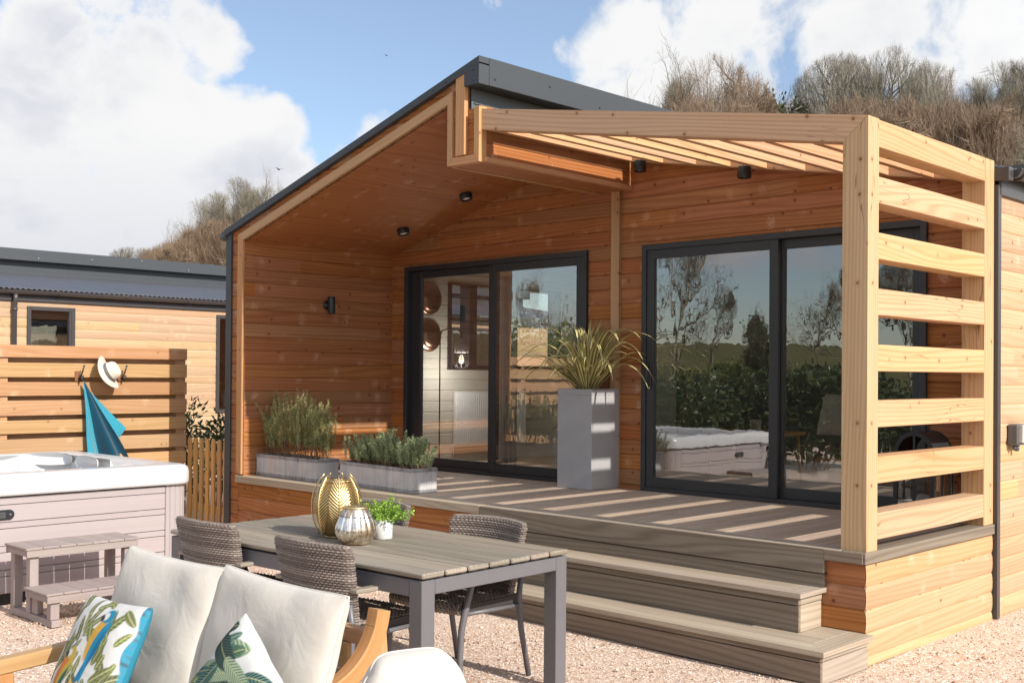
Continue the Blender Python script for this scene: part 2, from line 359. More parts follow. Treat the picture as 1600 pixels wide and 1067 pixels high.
# gravel
m,nt,b=newmat('pink_gravel'); tc=nd(nt,'ShaderNodeTexCoord').outputs['Object']
wob=nt.nodes.new('ShaderNodeVectorMath'); nt.links.new(tc,wob.inputs[0]); nz=nd(nt,'ShaderNodeTexNoise',{'Vector':tc,'Scale':130.0,'Detail':1.0}); nt.links.new(vmul(nt,nz.outputs['Color'],(.006,.006,.006)),wob.inputs[1])
vo=nd(nt,'ShaderNodeTexVoronoi',{'Vector':wob.outputs[0],'Scale':98.0}); vo2=nd(nt,'ShaderNodeTexVoronoi',{'Vector':wob.outputs[0],'Scale':150.0})
sc_=nd(nt,'ShaderNodeSeparateColor',{0:vo.outputs['Color']})
c=mixc(nt,sc_.outputs[0],(.485,.34,.25),(.66,.505,.39)); c=mixc(nt,ramp(nt,sc_.outputs[1],.80,.92),c,(.40,.245,.175)); c=mixc(nt,ramp(nt,sc_.outputs[2],.82,.9),c,(.88,.81,.73))
pt=noise(nt,tc,1.3,3,.6); c=mixc(nt,mth(nt,'MULTIPLY',ramp(nt,pt,.35,.75),.2),c,(.60,.46,.36))
nt.links.new(c,b.inputs['Base Color']); setp(b,rough=.8,spec=.2)
h=mth(nt,'SUBTRACT',1.0,mth(nt,'ADD',vo.outputs['Distance'],mth(nt,'MULTIPLY',vo2.outputs['Distance'],.35))); bump(nt,h,.6,.006,b); K['gravel']=m
m,nt,b=newmat('gravel_stone'); at=nd(nt,'ShaderNodeAttribute',attribute_name='rnd').outputs['Fac']
c=mixc(nt,at,(.44,.30,.22),(.74,.59,.465)); c=mixc(nt,ramp(nt,mth(nt,'FRACT',mth(nt,'MULTIPLY',at,17.0)),.86,.9),c,(.27,.15,.10)); nt.links.new(c,b.inputs['Base Color']); setp(b,rough=.8,spec=.2); K['stone']=m
# meadow
m,nt,b=newmat('rough_grass'); tc=nd(nt,'ShaderNodeTexCoord').outputs['Object']
c=mixc(nt,ramp(nt,noise(nt,tc,.12,5,.65),.35,.7),(.085,.085,.03),(.14,.115,.05)); c=mixc(nt,ramp(nt,noise(nt,tc,3,4,.7),.4,.75),c,(.09,.10,.03))
nt.links.new(c,b.inputs['Base Color']); setp(b,rough=.9,spec=.1); K['grass']=m
K['corr']=plain('corrugated_grey_steel',(.105,.105,.118),.42,.2,.1,6)
K['blind']=plain('cream_blind',(.42,.37,.30),.8)
K['interior_dark']=plain('dim_interior_wall',(.10,.095,.09),.8)  # gloom of the rooms behind glass put into this dark colour
K['brick']=plain('brick_red_terracotta',(.40,.17,.10),.8)

m,nt,b=newmat('lit_bulb'); setp(b,col=(.8,.7,.55)); b.inputs['Emission Color'].default_value=(1,.82,.6,1); b.inputs['Emission Strength'].default_value=0.7; K['bulb']=m
LAMP_FILL=10
# ------------------------------------------------------------------ cladding
def clip(poly,axis,val,keep_ge):
    out=[]
    for i in range(len(poly)):
        a,b=poly[i],poly[(i+1)%len(poly)]
        da=(a[axis]-val)*(1 if keep_ge else -1); db=(b[axis]-val)*(1 if keep_ge else -1)
        if da>=0: out.append(a)
        if (da>0 and db<0) or (da<0 and db>0):
            t=da/(da-db); out.append((a[0]+(b[0]-a[0])*t,a[1]+(b[1]-a[1])*t))
    return out
def hsh(*k):
    x=math.sin(sum((i+1)*37.719*v for i,v in enumerate(k)))*43758.5453; return x-math.floor(x)
PROF={'ceil':([.05,.13,.87,.95],[-.016,0,0,-.016]),'v':([.012,.07,.93,.988],[-.007,0,0,-.007]),'log':([.01,.08,.25,.5,.75,.92,.99],[-.010,-.0045,-.0012,0,-.0012,-.0045,-.010])}
def clad(mb,O,U,Vd,polys,h=.131,v0=0.0,prof='v',seed=1,joint=3.4,mat=0):
    O,U,Vd=V(O),V(U),V(Vd); N=U.cross(Vd).normalized(); fr,of=PROF[prof]
    for poly in polys:
        mb.face([O+U*p[0]+Vd*p[1]-N*(.0085 if prof!='ceil' else .022) for p in poly],[(p[0],p[1]) for p in poly],.5,mat)
        vs=[p[1] for p in poly]; us=[p[0] for p in poly]
        for k in range(int(math.floor((min(vs)-v0)/h)),int(math.ceil((max(vs)-v0)/h))):
            ja=hsh(k,seed)*joint; j=math.floor((min(us)-ja)/joint)
            while ja+j*joint<max(us):
                u0=ja+j*joint; u1=u0+joint; rnd=hsh(k,j,seed*1.7)
                for q in range(len(fr)-1):
                    a,b=v0+(k+fr[q])*h,v0+(k+fr[q+1])*h
                    pp=clip(clip(clip(clip(poly,1,a,True),1,b,False),0,u0+.0008,True),0,u1-.0008,False)
                    if len(pp)<3: continue
                    pts=[]
                    for p in pp:
                        t=(p[1]-a)/(b-a); pts.append(O+U*p[0]+Vd*p[1]+N*(of[q]+(of[q+1]-of[q])*t))
                    mb.face(pts,[(p[0]+rnd*5,p[1]-v0-k*h) for p in pp],rnd,mat)
                j+=1
def rects_minus(u0,u1,v0,v1,holes):
    us=sorted({u0,u1,*[x for h in holes for x in h[:2]]}); out=[]
    for a,b in zip(us,us[1:]):
        segs=[(v0,v1)]
        for (x0,x1,z0,z1) in holes:
            if x0<=a+1e-6 and x1>=b-1e-6:
                ns=[]
                for s in segs:
                    if s[0]<z0: ns.append((s[0],min(s[1],z0)))
                    if s[1]>z1: ns.append((max(s[0],z1),s[1]))
                segs=[s for s in ns if s[1]-s[0]>1e-4]
        for s in segs: out.append([(a,s[0]),(b,s[0]),(b,s[1]),(a,s[1])])
    return out

# ------------------------------------------------------------------ the ground
def smooth(a,b,x):
    t=min(1,max(0,(x-a)/(b-a))); return t*t*(3-2*t)
def ground_h(x,y):
    d=math.hypot(x+5,y-3); a=math.atan2(y-3,x+5)
    if d<22: return -.03
    s=.5+.5*math.cos(a-2.1)
    h=(2.4+3.1*s)*smooth(22,75,d)+(.6+2.4*s)*smooth(60,140,d)
    h+=.8*math.sin(x*.07+1)*math.cos(y*.06)*smooth(25,60,d)
    return h-.03
mb=MB(); n=90; L=220
pts=[[ (( -1+2*j/n)*L-5, (-1+2*i/n)*L+3, 0) for j in range(n+1)] for i in range(n+1)]
pts=[[(math.copysign(abs((x+5)/L)**1.6*L,x+5)-5, math.copysign(abs((y-3)/L)**1.6*L,y-3)+3,0) for x,y,_ in r] for r in pts]
pts=[[(x,y,ground_h(x,y)) for x,y,_ in r] for r in pts]
mb.grid(pts); o=mb.build('terrain',K['grass']); tag(o,'grassy ground rising to low hills around the lodges','ground',kind='structure')
mb=MB()
def gx(j): return -24+35*(j/150)
rows=[[(-24+.22*j,-14+.22*i,.007*math.sin(1.9*j*.22+1.3*math.sin(i*.22*1.1))*math.sin(1.6*i*.22+2)+.004*math.sin(7.3*j*.22+i)*math.sin(6.1*i*.22)-.004) for j in range(160)] for i in range(164)]
mb.grid(rows); o=mb.build('gravel_ground',K['gravel']); tag(o,'pinkish gravel covering the yard around the lodge','ground',kind='structure')
# loose stones where they can be told apart
N=26000; cx=rng.uniform(-5.2,2.4,N); cy=rng.uniform(-4.2,2.6,N)
keep=~((cx<0.02)&(cy>-.58)&(cx>-3.15)) & ~((cx<-3.1)&(cy>-.02)) & ~((cx<.02)&(cy>-.02)) & (np.hypot(cx-3,cy+5.9)>2.0)
cx,cy=cx[keep],cy[keep]; N=len(cx)
base=np.array([(1,0,0),(0,1,0),(-1,0,0),(0,-1,0),(0,0,1),(0,0,-1)],float)
fcs=np.array([(0,1,4),(1,2,4),(2,3,4),(3,0,4),(1,0,5),(2,1,5),(3,2,5),(0,3,5)])
sz=rng.uniform(.004,.0085,(N,1,1))*np.where(rng.random((N,1,1))<.03,2.0,1.0); vv=base[None]*sz*rng.uniform(.6,1.25,(N,6,1)); ang=rng.uniform(0,6.28,N)
ca,sa=np.cos(ang)[:,None],np.sin(ang)[:,None]; x=vv[:,:,0]*ca-vv[:,:,1]*sa; y=vv[:,:,0]*sa+vv[:,:,1]*ca
vv=np.stack([x+cx[:,None],y+cy[:,None],vv[:,:,2]*.8+.003],2).reshape(-1,3)
ff=(fcs[None]+(np.arange(N)*6)[:,None,None]).reshape(-1,3)
me=bpy.data.meshes.new('loose_gravel'); me.vertices.add(len(vv)); me.vertices.foreach_set('co',vv.ravel()); me.loops.add(ff.size); me.loops.foreach_set('vertex_index',ff.ravel().astype(np.int32)); me.polygons.add(len(ff)); me.polygons.foreach_set('loop_start',np.arange(0,ff.size,3,dtype=np.int32)); me.update(); me.validate()
at=me.attributes.new('rnd','FLOAT','FACE'); at.data.foreach_set('value',np.repeat(rng.random(N),8).astype(np.float32)); me.materials.append(K['stone'])
o=bpy.data.objects.new('loose_gravel',me); COL.objects.link(o); tag(o,'loose pinkish gravel stones lying on the yard','gravel',kind='stuff')

# ------------------------------------------------------------------ the lodge
G=.64; D=1.817
lodge=thing('timber_lodge','cedar clad lodge with open porch, dark metal roof and two sliding glass doors','lodge',(0,0,0))
zr=lambda X:4.022+.2865*(X+3.113)          # top of the high roof at the gable
zo=lambda X:3.806+.2865*(X+3.438)        # outer line of the opening trim
zi=lambda X:zo(X)-.078
# front gable face
mb=MB(); P=[]
P.append([(-6.6,0),(-6.44,0),(-6.44,zr(-6.44)-.05),(-6.6,zr(-6.6)-.05)])
P.append([(-6.44,zo(-6.44)-.02),(-3.44,zo(-3.44)-.02),(-3.44,zr(-3.44)-.03),(-6.44,zr(-6.44)-.03)])
P.append([(-3.44,3.25),(-3.27,3.25),(-3.27,zr(-3.27)-.05),(-3.44,zr(-3.44)-.05)])
P.append([(-3.27,3.25),(-3.135,3.25),(-3.135,3.646),(-3.27,3.646)])
clad(mb,(0,0,0),(1,0,0),(0,0,1),P,seed=3)
mb.build('gable_wall',W['clad'],lodge)
mb=MB(); clad(mb,(0,.002,0),(1,0,0),(0,0,1),[[(-6.44,0),(-3.0,0),(-3.0,.575),(-6.44,.575)],[(-3.0,0),(-.004,0),(-.004,.575),(-3.0,.575)]],v0=.05,seed=4); mb.build('base_wall',W['clad'],lodge)
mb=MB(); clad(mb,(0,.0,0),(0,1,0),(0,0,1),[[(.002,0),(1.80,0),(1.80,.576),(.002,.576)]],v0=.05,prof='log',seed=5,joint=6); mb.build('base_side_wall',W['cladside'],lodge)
# right side wall, going back from the corner strip
swin=[(2.62,4.5,.72,2.84),(4.7,6.85,.72,2.84)]  # unseen side windows, enlarged to let more sun into the room
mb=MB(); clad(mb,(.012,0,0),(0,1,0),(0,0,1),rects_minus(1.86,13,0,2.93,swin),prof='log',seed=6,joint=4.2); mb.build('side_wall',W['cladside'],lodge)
for (a,b,c,d) in swin:
    mb=MB(); f=.06; mb.box(-.06,.03,a,a+f,c,d,.002); mb.box(-.06,.03,b-f,b,c,d,.002); mb.box(-.06,.0295,a+f,b-f,c,c+f,.002); mb.box(-.06,.0295,a+f,b-f,d-f,d,.002); wf=mb.build('window',K['frame'],lodge)
    mb=MB(); mb.face([(-.015,a+.01,c+.01),(-.015,b-.01,c+.01),(-.015,b-.01,d-.01),(-.015,a+.01,d-.01)]); mb.build('pane',K['glass'],wf)
mb=MB(); mb.box(-.03,.028,1.806,1.858,0,2.93,bev=.002); mb.build('corner_strip',K['gutter'],lodge)
mb=MB(); mb.box(-6.665,-6.575,-.022,.05,0,zr(-6.6)-.06,bev=.002); mb.build('corner_strip',K['roofmetal'],lodge)
# back wall of the porch with two door openings
d1=(-6.125,-3.607,G,2.742); d2=(-2.981,-.463,G,2.742)
mb=MB(); pol=rects_minus(-6.37,0.0,G-.02,2.93,[d1,d2])
pol+= [[(-6.37,2.93),(-.02,2.93),(-.02,3.05),(-3.12,3.58),(-3.3,3.72),(-6.37,2.98)]]
clad(mb,(0,D,0),(1,0,0),(0,0,1),pol,v0=.02,seed=8,joint=3.0); mb.build('porch_back_wall',W['clad'],lodge)
mb=MB(); clad(mb,(-6.36,0,0),(0,1,0),(0,0,1),[[(.0,G-.02),(D,G-.02),(D,3.1),(.0,3.1)]],v0=.0,prof='v',seed=9,joint=5); mb.build('porch_side_wall',W['clad'],lodge)
# sloped porch ceiling, boards running back
sl=V((1,0,.2865)).normalized()
c0=V((-6.40,0,zi(-6.40)+.004)); Ls=(3.44-.5+.04)*math.sqrt(1+.2865**2)+.05
mb=MB(); clad(mb,c0,(0,1,0),-sl,[[(-.0,-Ls),(D,-Ls),(D,0),(-.0,0)]],h=.128,prof='ceil',seed=10,joint=5)
mb.build('porch_ceiling',W['clad'],lodge)
# valley box beam beside the high roof
mb=MB()
clad(mb,(-3.135,0,0),(0,1,0),(0,0,1),[[(.0,3.245),(D,3.245),(D,3.66),(.0,3.66)]],h=.138,v0=3.245,seed=11,joint=5)
clad(mb,(-3.482,0,0),(0,-1,0),(0,0,1),[[(-D,3.245),(0,3.245),(0,3.85),(-D,3.85)]],h=.131,v0=3.245,seed=12,joint=5)
clad(mb,(-3.135,0,3.243),(0,1,0),(-1,0,0),[[(0,0),(D,0),(D,.347),(0,.347)]],h=.1157,seed=13,joint=5)
mb.build('valley_beam',W['clad'],lodge)
mb=MB(); mb.box(-3.145,-3.105,.03,D-.01,3.232,3.272); mb.build('trim',W['trim'],lodge)
mb=MB(); mb.box(-3.495,-3.460,.03,D-.01,3.228,3.262); mb.build('trim',W['trim'],lodge)
# pale trims round the opening
y0,y1=-.022,.035
mb=MB(); mb.prism([(-6.458,.655),(-6.372,.655),(-6.372,zi(-6.372)),(-6.458,zo(-6.458))],1,y0,y1,(0,1)); mb.build('trim',W['trim'],lodge)
mb=MB(); mb.prism([(-6.458,zo(-6.458)),(-6.372,zi(-6.372)),(-3.487,zi(-3.487)),(-3.430,zo(-3.430))],1,y0-.001,y1,(1,.2865)); mb.build('trim',W['trim'],lodge)
mb=MB(); mb.prism([(-3.487,zi(-3.487)-.002),(-3.487,3.237),(-3.430,3.292),(-3.430,zo(-3.43)-.004)],1,y0-.002,y1,(0,1)); mb.build('trim',W['trim'],lodge)
mb=MB(); mb.prism([(-3.487,3.235),(-3.131,3.230),(-3.182,3.290),(-3.428,3.292)],1,y0-.0005,y1,(1,0)); mb.build('trim',W['trim'],lodge)
mb=MB(); mb.prism([(-3.131,3.232),(-3.131,3.650),(-3.184,3.650),(-3.184,3.294)],1,y0-.004,y1+.02,(0,1)); mb.build('trim',W['trim'],lodge)
mb=MB(); mb.box(-3.378,-3.277,-.040,-.001,3.297,3.918); mb.build('trim',W['trim'],lodge)
mb=MB(); mb.box(-3.313,-3.244,D-.002,D+.0-.03+.0,G+.002,3.243); mb.build('trim',W['trim'],lodge)
# high roof: metal sheet, gable flashing, side fascia, clerestory
mb=MB()
mb.prism([(-6.66,zr(-6.66)-.06),(-3.18,zr(-3.18)-.06),(-3.18,zr(-3.18)-.004),(-6.66,zr(-6.66)-.004)],1,.05,12.5,(1,.28)); mb.build('roof',K['roofmetal'],lodge)
mb=MB(); mb.prism([(-6.665,zr(-6.665)-.062),(-3.20,zr(-3.20)-.058),(-3.113,zr(-3.113)-.058),(-3.113,zr(-3.113)),(-6.665,zr(-6.665))],1,-.048,.06,(1,.28)); 
mb.prism([(-3.275,3.815),(-3.113,3.815),(-3.113,3.975),(-3.275,3.975)],1,-.0475,.06,(1,0))
mb.build('gable_flashing',K['roofmetal'],lodge)
mb=MB(); mb.box(-3.15,-3.108,.06,12.5,3.812,4.023,bev=.003); mb.box(-3.28,-3.15,.062,12.5,3.812,3.826,bev=0); mb.build('fascia',K['roofmetal'],lodge)
mb=MB(); mb.box(-3.30,-3.272,.03,12.4,3.45,3.83,bev=0); mb.box(-3.272,-3.262,.05,12.4,3.70,3.708,bev=0); mb.build('clerestory_wall',K['clerestory'],lodge)
def screw(axis,prof,c):
    m=MB(); m.lathe(prof,c,8,axis=axis); m.build('screw',K['screw'],lodge)
for k in range(8):
    X=-6.35+k*.41; screw(1,[(0,-.056),(.006,-.055),(.011,-.046)],(X,0,zr(X)-.03))
for (X,z) in ((-3.17,3.93),(-3.17,3.85)): screw(1,[(0,-.056),(.006,-.055),(.011,-.046)],(X,0,z))
for k in range(5): screw(0,[(.011,-.003),(.006,.006),(0,.007)],(-3.107,.12+k*.62,3.87+(k%2)*.06))
# eaves gutter end at the left
mb=MB(); mb.tube([(-6.70,-.04,2.945),(-6.70,12.4,2.945)],.045,10); mb.build('gutter',K['gutter'],lodge)
# low roof on the right, gutter and board
mb=MB(); cs=[]
for i in range(2):
    row=[]
    for j in range(420):
        y=1.85+j*.026; X=-3.27 if i==0 else .09; row.append((X,y,(3.56 if i==0 else 3.045)+.009*math.sin(j*PI/2)))
    cs.append(row)
mb.grid(cs); mb.build('low_roof',K['corr'],lodge)
mb=MB(); mb.box(.013,.033,1.84,13,2.865,3.035,bev=.002); mb.build('fascia',K['gutter'],lodge)
def gutter_half(mb,x,y0,y1,z,r=.056,seg=10):
    a=[];
    for y in (y0,y1): a.append([(x+r*math.cos(PI+PI*k/seg),y,z+r*math.sin(PI+PI*k/seg)) for k in range(seg+1)])
    mb.grid(a)
    a=[]
    for y in (y0,y1): a.append([(x+(r-.004)*math.cos(2*PI-PI*k/seg),y,z+(r-.004)*math.sin(2*PI-PI*k/seg)) for k in range(seg+1)])
    mb.grid(a)
    for s in (-1,1): mb.tube([(x+s*(r-.002),y0,z),(x+s*(r-.002),y1,z)],.005,6)
mb=MB(); gutter_half(mb,.094,1.88,13,3.03)
mb.face([(.094+.056*math.cos(PI+PI*k/10),1.88,3.03+.056*math.sin(PI+PI*k/10)) for k in range(11)])
gut=mb.build('gutter',K['gutter'],lodge)
for y in (1.95,2.55,3.3):
    mb=MB(); mb.tube([(.094+.062*math.cos(PI*1.0+PI*k/10),y,3.03+.062*math.sin(PI+PI*k/10)) for k in range(11)],.009,6); mb.box(.150,.163,y-.012,y+.012,3.02,3.045); mb.build('gutter_bracket',K['gutter'],gut)
mb=MB(); mb.box(-.06,.10,1.80,1.878,2.955,3.045,bev=.004); mb.build('eaves_end_box',K['gutter'],lodge)

# sliding doors
def sliding_door(x0,x1,z0,z1,split,wl,handle_x,front_left):
    p=MB(); y0,y1=D-.035,D+.09
    j=.048
    p.box(x0,x0+j,y0,y1,z0,z1,.002); p.box(x1-j,x1,y0,y1,z0,z1,.002); p.box(x0+j,x1-j,y0+.001,y1,z1-j,z1,.002); p.box(x0+j,x1-j,y0-.01,y1,z0,z0+.035,.002)
    fr=p.build('sliding_door',K['frame'],lodge)
    st=.078
    for i,(a,b) in enumerate(((x0+j,split+.035),(split-.035,x1-j))):
        front=(i==0)==front_left
        ya,yb=(y0+.012,y0+.052) if front else (y0+.060,y0+.100)
        q=MB(); za,zb=z0+.036,z1-j-.001; l=st+(wl if i==0 else 0)
        q.box(a+.001,a+l,ya,yb,za,zb,.002); q.box(b-st,b-.001,ya,yb,za,zb,.002); q.box(a+l,b-st,ya+.001,yb,za,za+.085,.002); q.box(a+l,b-st,ya+.001,yb,zb-.075,zb,.002)
        q.build('sash',K['frame'],fr)
        q=MB(); ym=(ya+yb)/2; q.face([(a+l-.01,ym,za+.075),(b-st+.01,ym,za+.075),(b-st+.01,ym,zb-.065),(a+l-.01,ym,zb-.065)]); q.build('pane',K['glass'],fr)
        for (u0,u1,v0,v1) in ((a+l,a+l+.006,za+.085,zb-.075),(b-st-.006,b-st,za+.085,zb-.075)):
            q=MB(); q.box(u0,u1,ya+.012,yb-.004,v0,v1,0); q.build('glazing_bead',K['gutter'],fr)
    if handle_x is not None:
        q=MB(); q.box(handle_x-.016,handle_x+.016,y0+.002,y0+.012,z0+.86,z0+1.10,.004); q.tube([(handle_x,y0+.008,z0+.90),(handle_x,y0-.035,z0+.90),(handle_x,y0-.035,z0+1.06),(handle_x,y0+.008,z0+1.06)],.009,8)
        q.build('handle',K['chrome'] if False else K['lamp'],fr)
        q=MB(); q.lathe([(0,-.004),(.009,-.003),(.009,.004)],(handle_x,y0+.002,z0+.88),10,axis=1); q.build('lock',K['chrome'],fr)
    return fr
sliding_door(*d1,-4.83,.075,None,False)
sliding_door(*d2,-1.69,.0,-2.895,True)

# porch floor boards, edge boards
deck=MB(); x=-6.355; b=.139
while x<-.16:
    x2=min(x+b,-.145); deck.box(x,x2,.118,D-.036,G-.024,G,.003,grain=1); x+=b+.005
deck=deck.build('porch_floor',W['deck'],lodge)
mb=MB(); mb.box(-6.452,-3.093,-.034,.112,G-.066,G+.001,.004); mb.build('sill',W['comp'],lodge)
mb=MB(); mb.box(-3.089,-.145,-.030,.112,G-.022,G,.004); mb.build('nosing',W['comp'],lodge)
mb=MB(); mb.box(-3.089,-.243,-.036,-.012,.497,G-.002,.003); mb.box(-3.089,-.245,-.030,-.008,.40,.490,.003); mb.build('riser',W['compgrey'],lodge)
mb=MB(); mb.box(-.2425,-.003,-.0365,-.0121,G-.066,G-.003,.003); mb.build('riser',W['compgrey'],lodge)
mb=MB(); mb.box(-.142,.014,-.034,1.80,G-.0655,G+.0005,.004); mb.build('sill',W['compgrey'],lodge)

# interior seen through the doors
mb=MB(); mb.box(-6.38,-.02,D+.10,7,G-.06,G-.008,0,grain=0); mb.build('room_floor',W['oakfloor'],lodge)
wy0,wy1,wz0,wz1=2.655,4.55,1.672,2.652
mb=MB(); clad(mb,(-6.40,0,0),(0,1,0),(0,0,1),rects_minus(D+.1,7,G-.05,3.6,[(wy0,wy1,wz0,wz1)]),h=.12,prof='v',seed=21); mb.build('room_side_wall',W['inner'],lodge)
mb=MB(); clad(mb,(-6.60,0,0),(0,-1,0),(0,0,1),[[(-q[1][0],q[0][1]),(-q[0][0],q[0][1]),(-q[0][0],q[2][1]),(-q[1][0],q[2][1])] for q in rects_minus(.05,12.4,0,2.95,[(wy0,wy1,wz0,wz1)])],seed=22); mb.build('outer_side_wall',W['clad'],lodge)
mb=MB(); fw=.055
mb.box(-6.56,-6.385,wy0,wy0+fw,wz0,wz1,.002); mb.box(-6.56,-6.385,wy1-fw,wy1,wz0,wz1,.002); mb.box(-6.56,-6.384,wy0+fw,wy1-fw,wz0,wz0+fw,.002); mb.box(-6.56,-6.384,wy0+fw,wy1-fw,wz1-.02,wz1,.002)
mb.box(-6.55,-6.388,2.985,3.105,wz0+fw,wz1-.02,.002)
wf=mb.build('window',K['frame'],lodge)
mb=MB(); mb.face([(-6.47,wy0,wz0),(-6.47,wy1,wz0),(-6.47,wy1,wz1),(-6.47,wy0,wz1)]); mb.build('pane',K['glass'],wf)
mb=MB(); mb.box(-6.38,-2.6,6.98,7.02,G-.05,4,0); mb.box(-2.6,0,6.98,7.02,2.8,4,0); mb.box(-2.6,0,6.98,7.02,G-.05,.75,0); mb.build('room_back_wall',K['interior_dark'],lodge)
mb=MB(); mb.face([(-2.6,7,.75),(-.3,7,.75),(-.3,7,2.8),(-2.6,7,2.8)]); mb.build('window',K['glass'],lodge)  # unseen rear glazing added to bring sky light into the room
mb=MB(); mb.prism([(-6.40,2.93),(-3.31,3.70),(-3.31,3.76),(-6.40,2.99)],1,D+.02,7,(1,0)); mb.prism([(-3.262,3.38),(-.02,2.88),(-.02,2.94),(-3.262,3.44)],1,D+.02,7,(1,0)); mb.build('room_ceiling',W['inner'],lodge)
mb=MB()
for q in rects_minus(D+.1,7,G-.05,3.0,swin): mb.box(-.05,-.030,q[0][0],q[1][0],q[0][1],q[2][1],0)
mb.build('room_side_wall',W['inner'],lodge)

# back and far sides of the lodge, left open for the added rear glazing
mb=MB(); mb.prism([(-6.58,0),(0,0),(0,.75),(-6.58,.75)],1,12.3,12.4,(1,0)); mb.prism([(-6.58,.752),(-2.6,.752),(-2.6,2.9),(-3.27,3.5),(-3.27,3.85),(-6.58,2.9)],1,12.3,12.4,(1,0)); mb.build('rear_wall',W['clad'],lodge)

# ------------------------------------------------------------------ the steps up to the porch
steps=thing('deck_steps','two wide grey brown composite steps up to the lodge porch','steps',(0,0,0))
def tread(x0,x1,yf,yb,z,t=.028,w=.142):
    """front board mitred into an end board, filled behind"""
    m=MB(); m.prism([(x0,yf),(x1,yf),(x1-w,yf+w),(x0,yf+w)],2,z-t,z,(1,0))
    m.prism([(x1,yf+.001),(x1,yb),(x1-w,yb),(x1-w+.001,yf+w+.002)],2,z-t,z-.0005,(0,1))
    y=yf+w+.004
    while y<yb-.02:
        y2=min(y+w,yb); m.box(x0,x1-w-.003,y,y2,z-t,z-.001,.002,grain=0); y=y2+.004
    return m.build('tread',W['comp'],steps)
def risers(x0,x1,yf,yb,z0,z1,gap):
    m=MB(); m.box(x0,x1,yf,yf+.022,gap+.006,z1,.002); m.box(x0,x1,yf+.003,yf+.025,z0,gap,.002); m.build('riser',W['compgrey'],steps)
    m=MB(); m.box(x1-.021,x1+.001,yf+.023,yb,gap+.006,z1,.002,grain=1); m.box(x1-.024,x1-.002,yf+.026,yb,z0,gap,.002,grain=1); m.build('side_board',W['comp'],steps)
    m=MB(); m.box(x0+.02,x1-.026,yf+.027,yb,z0,z1-.001,0); m.build('core',K['dark'],steps)
tread(-3.12,-.243,-.293,-.001,.414); risers(-3.10,-.272,-.262,-.003,.187,.385,.335)
tread(-3.12,.052,-.569,-.001,.186); risers(-3.10,.018,-.538,-.003,0,.157,.118)

# ------------------------------------------------------------------ the pergola
perg=thing('pergola','pale larch pergola with slatted side screen at the porch corner','pergola',(0,0,0))
bt=lambda X:3.098-.1703*X; bb=lambda X:2.9405-.1703*(X+.0)-.0
T=.13
mb=MB(); mb.prism([(-3.129,bb(-3.129)),(-.156,bb(-.156)),(-.003,bt(-.003)),(-3.129,bt(-3.129))],1,.001,T,(1,-.17)); mb.build('beam',W['larch'],perg)
mb=MB(); mb.prism([(-.155,G+.001),(0,G+.001),(0,bt(0)),(-.155,bb(-.155))],1,0,T,(0,1)); mb.build('post',W['larch'],perg)
mb=MB(); mb.box(-.155,0,1.648,1.802,G+.001,3.093,.003); mb.build('post',W['larch'],perg)
for k in range(8):
    z0=G+.0591+.3197*k; z1=z0+.1514 if k<7 else 3.094
    mb=MB(); mb.box(-.138,-.0015,T+.0005,1.6475,z0,z1,.003); mb.build('rail',W['larch'],perg)
mb=MB(); mb.prism([(-3.12,bb(-3.12)+.002),(-.156,bb(-.156)+.002),(-.156,bt(-.156)),(-3.12,bt(-3.12))],1,1.702,1.802,(1,-.17)); mb.build('ledger',W['larch'],perg)
for k in range(9):
    X=-3.03+.332*k; mb=MB(); zb=bb(X)+.004
    mb.box(X-.045,X,T+.001,1.7015,zb,zb+.15,.002,grain=1); mb.build('rafter',W['larch'],perg)
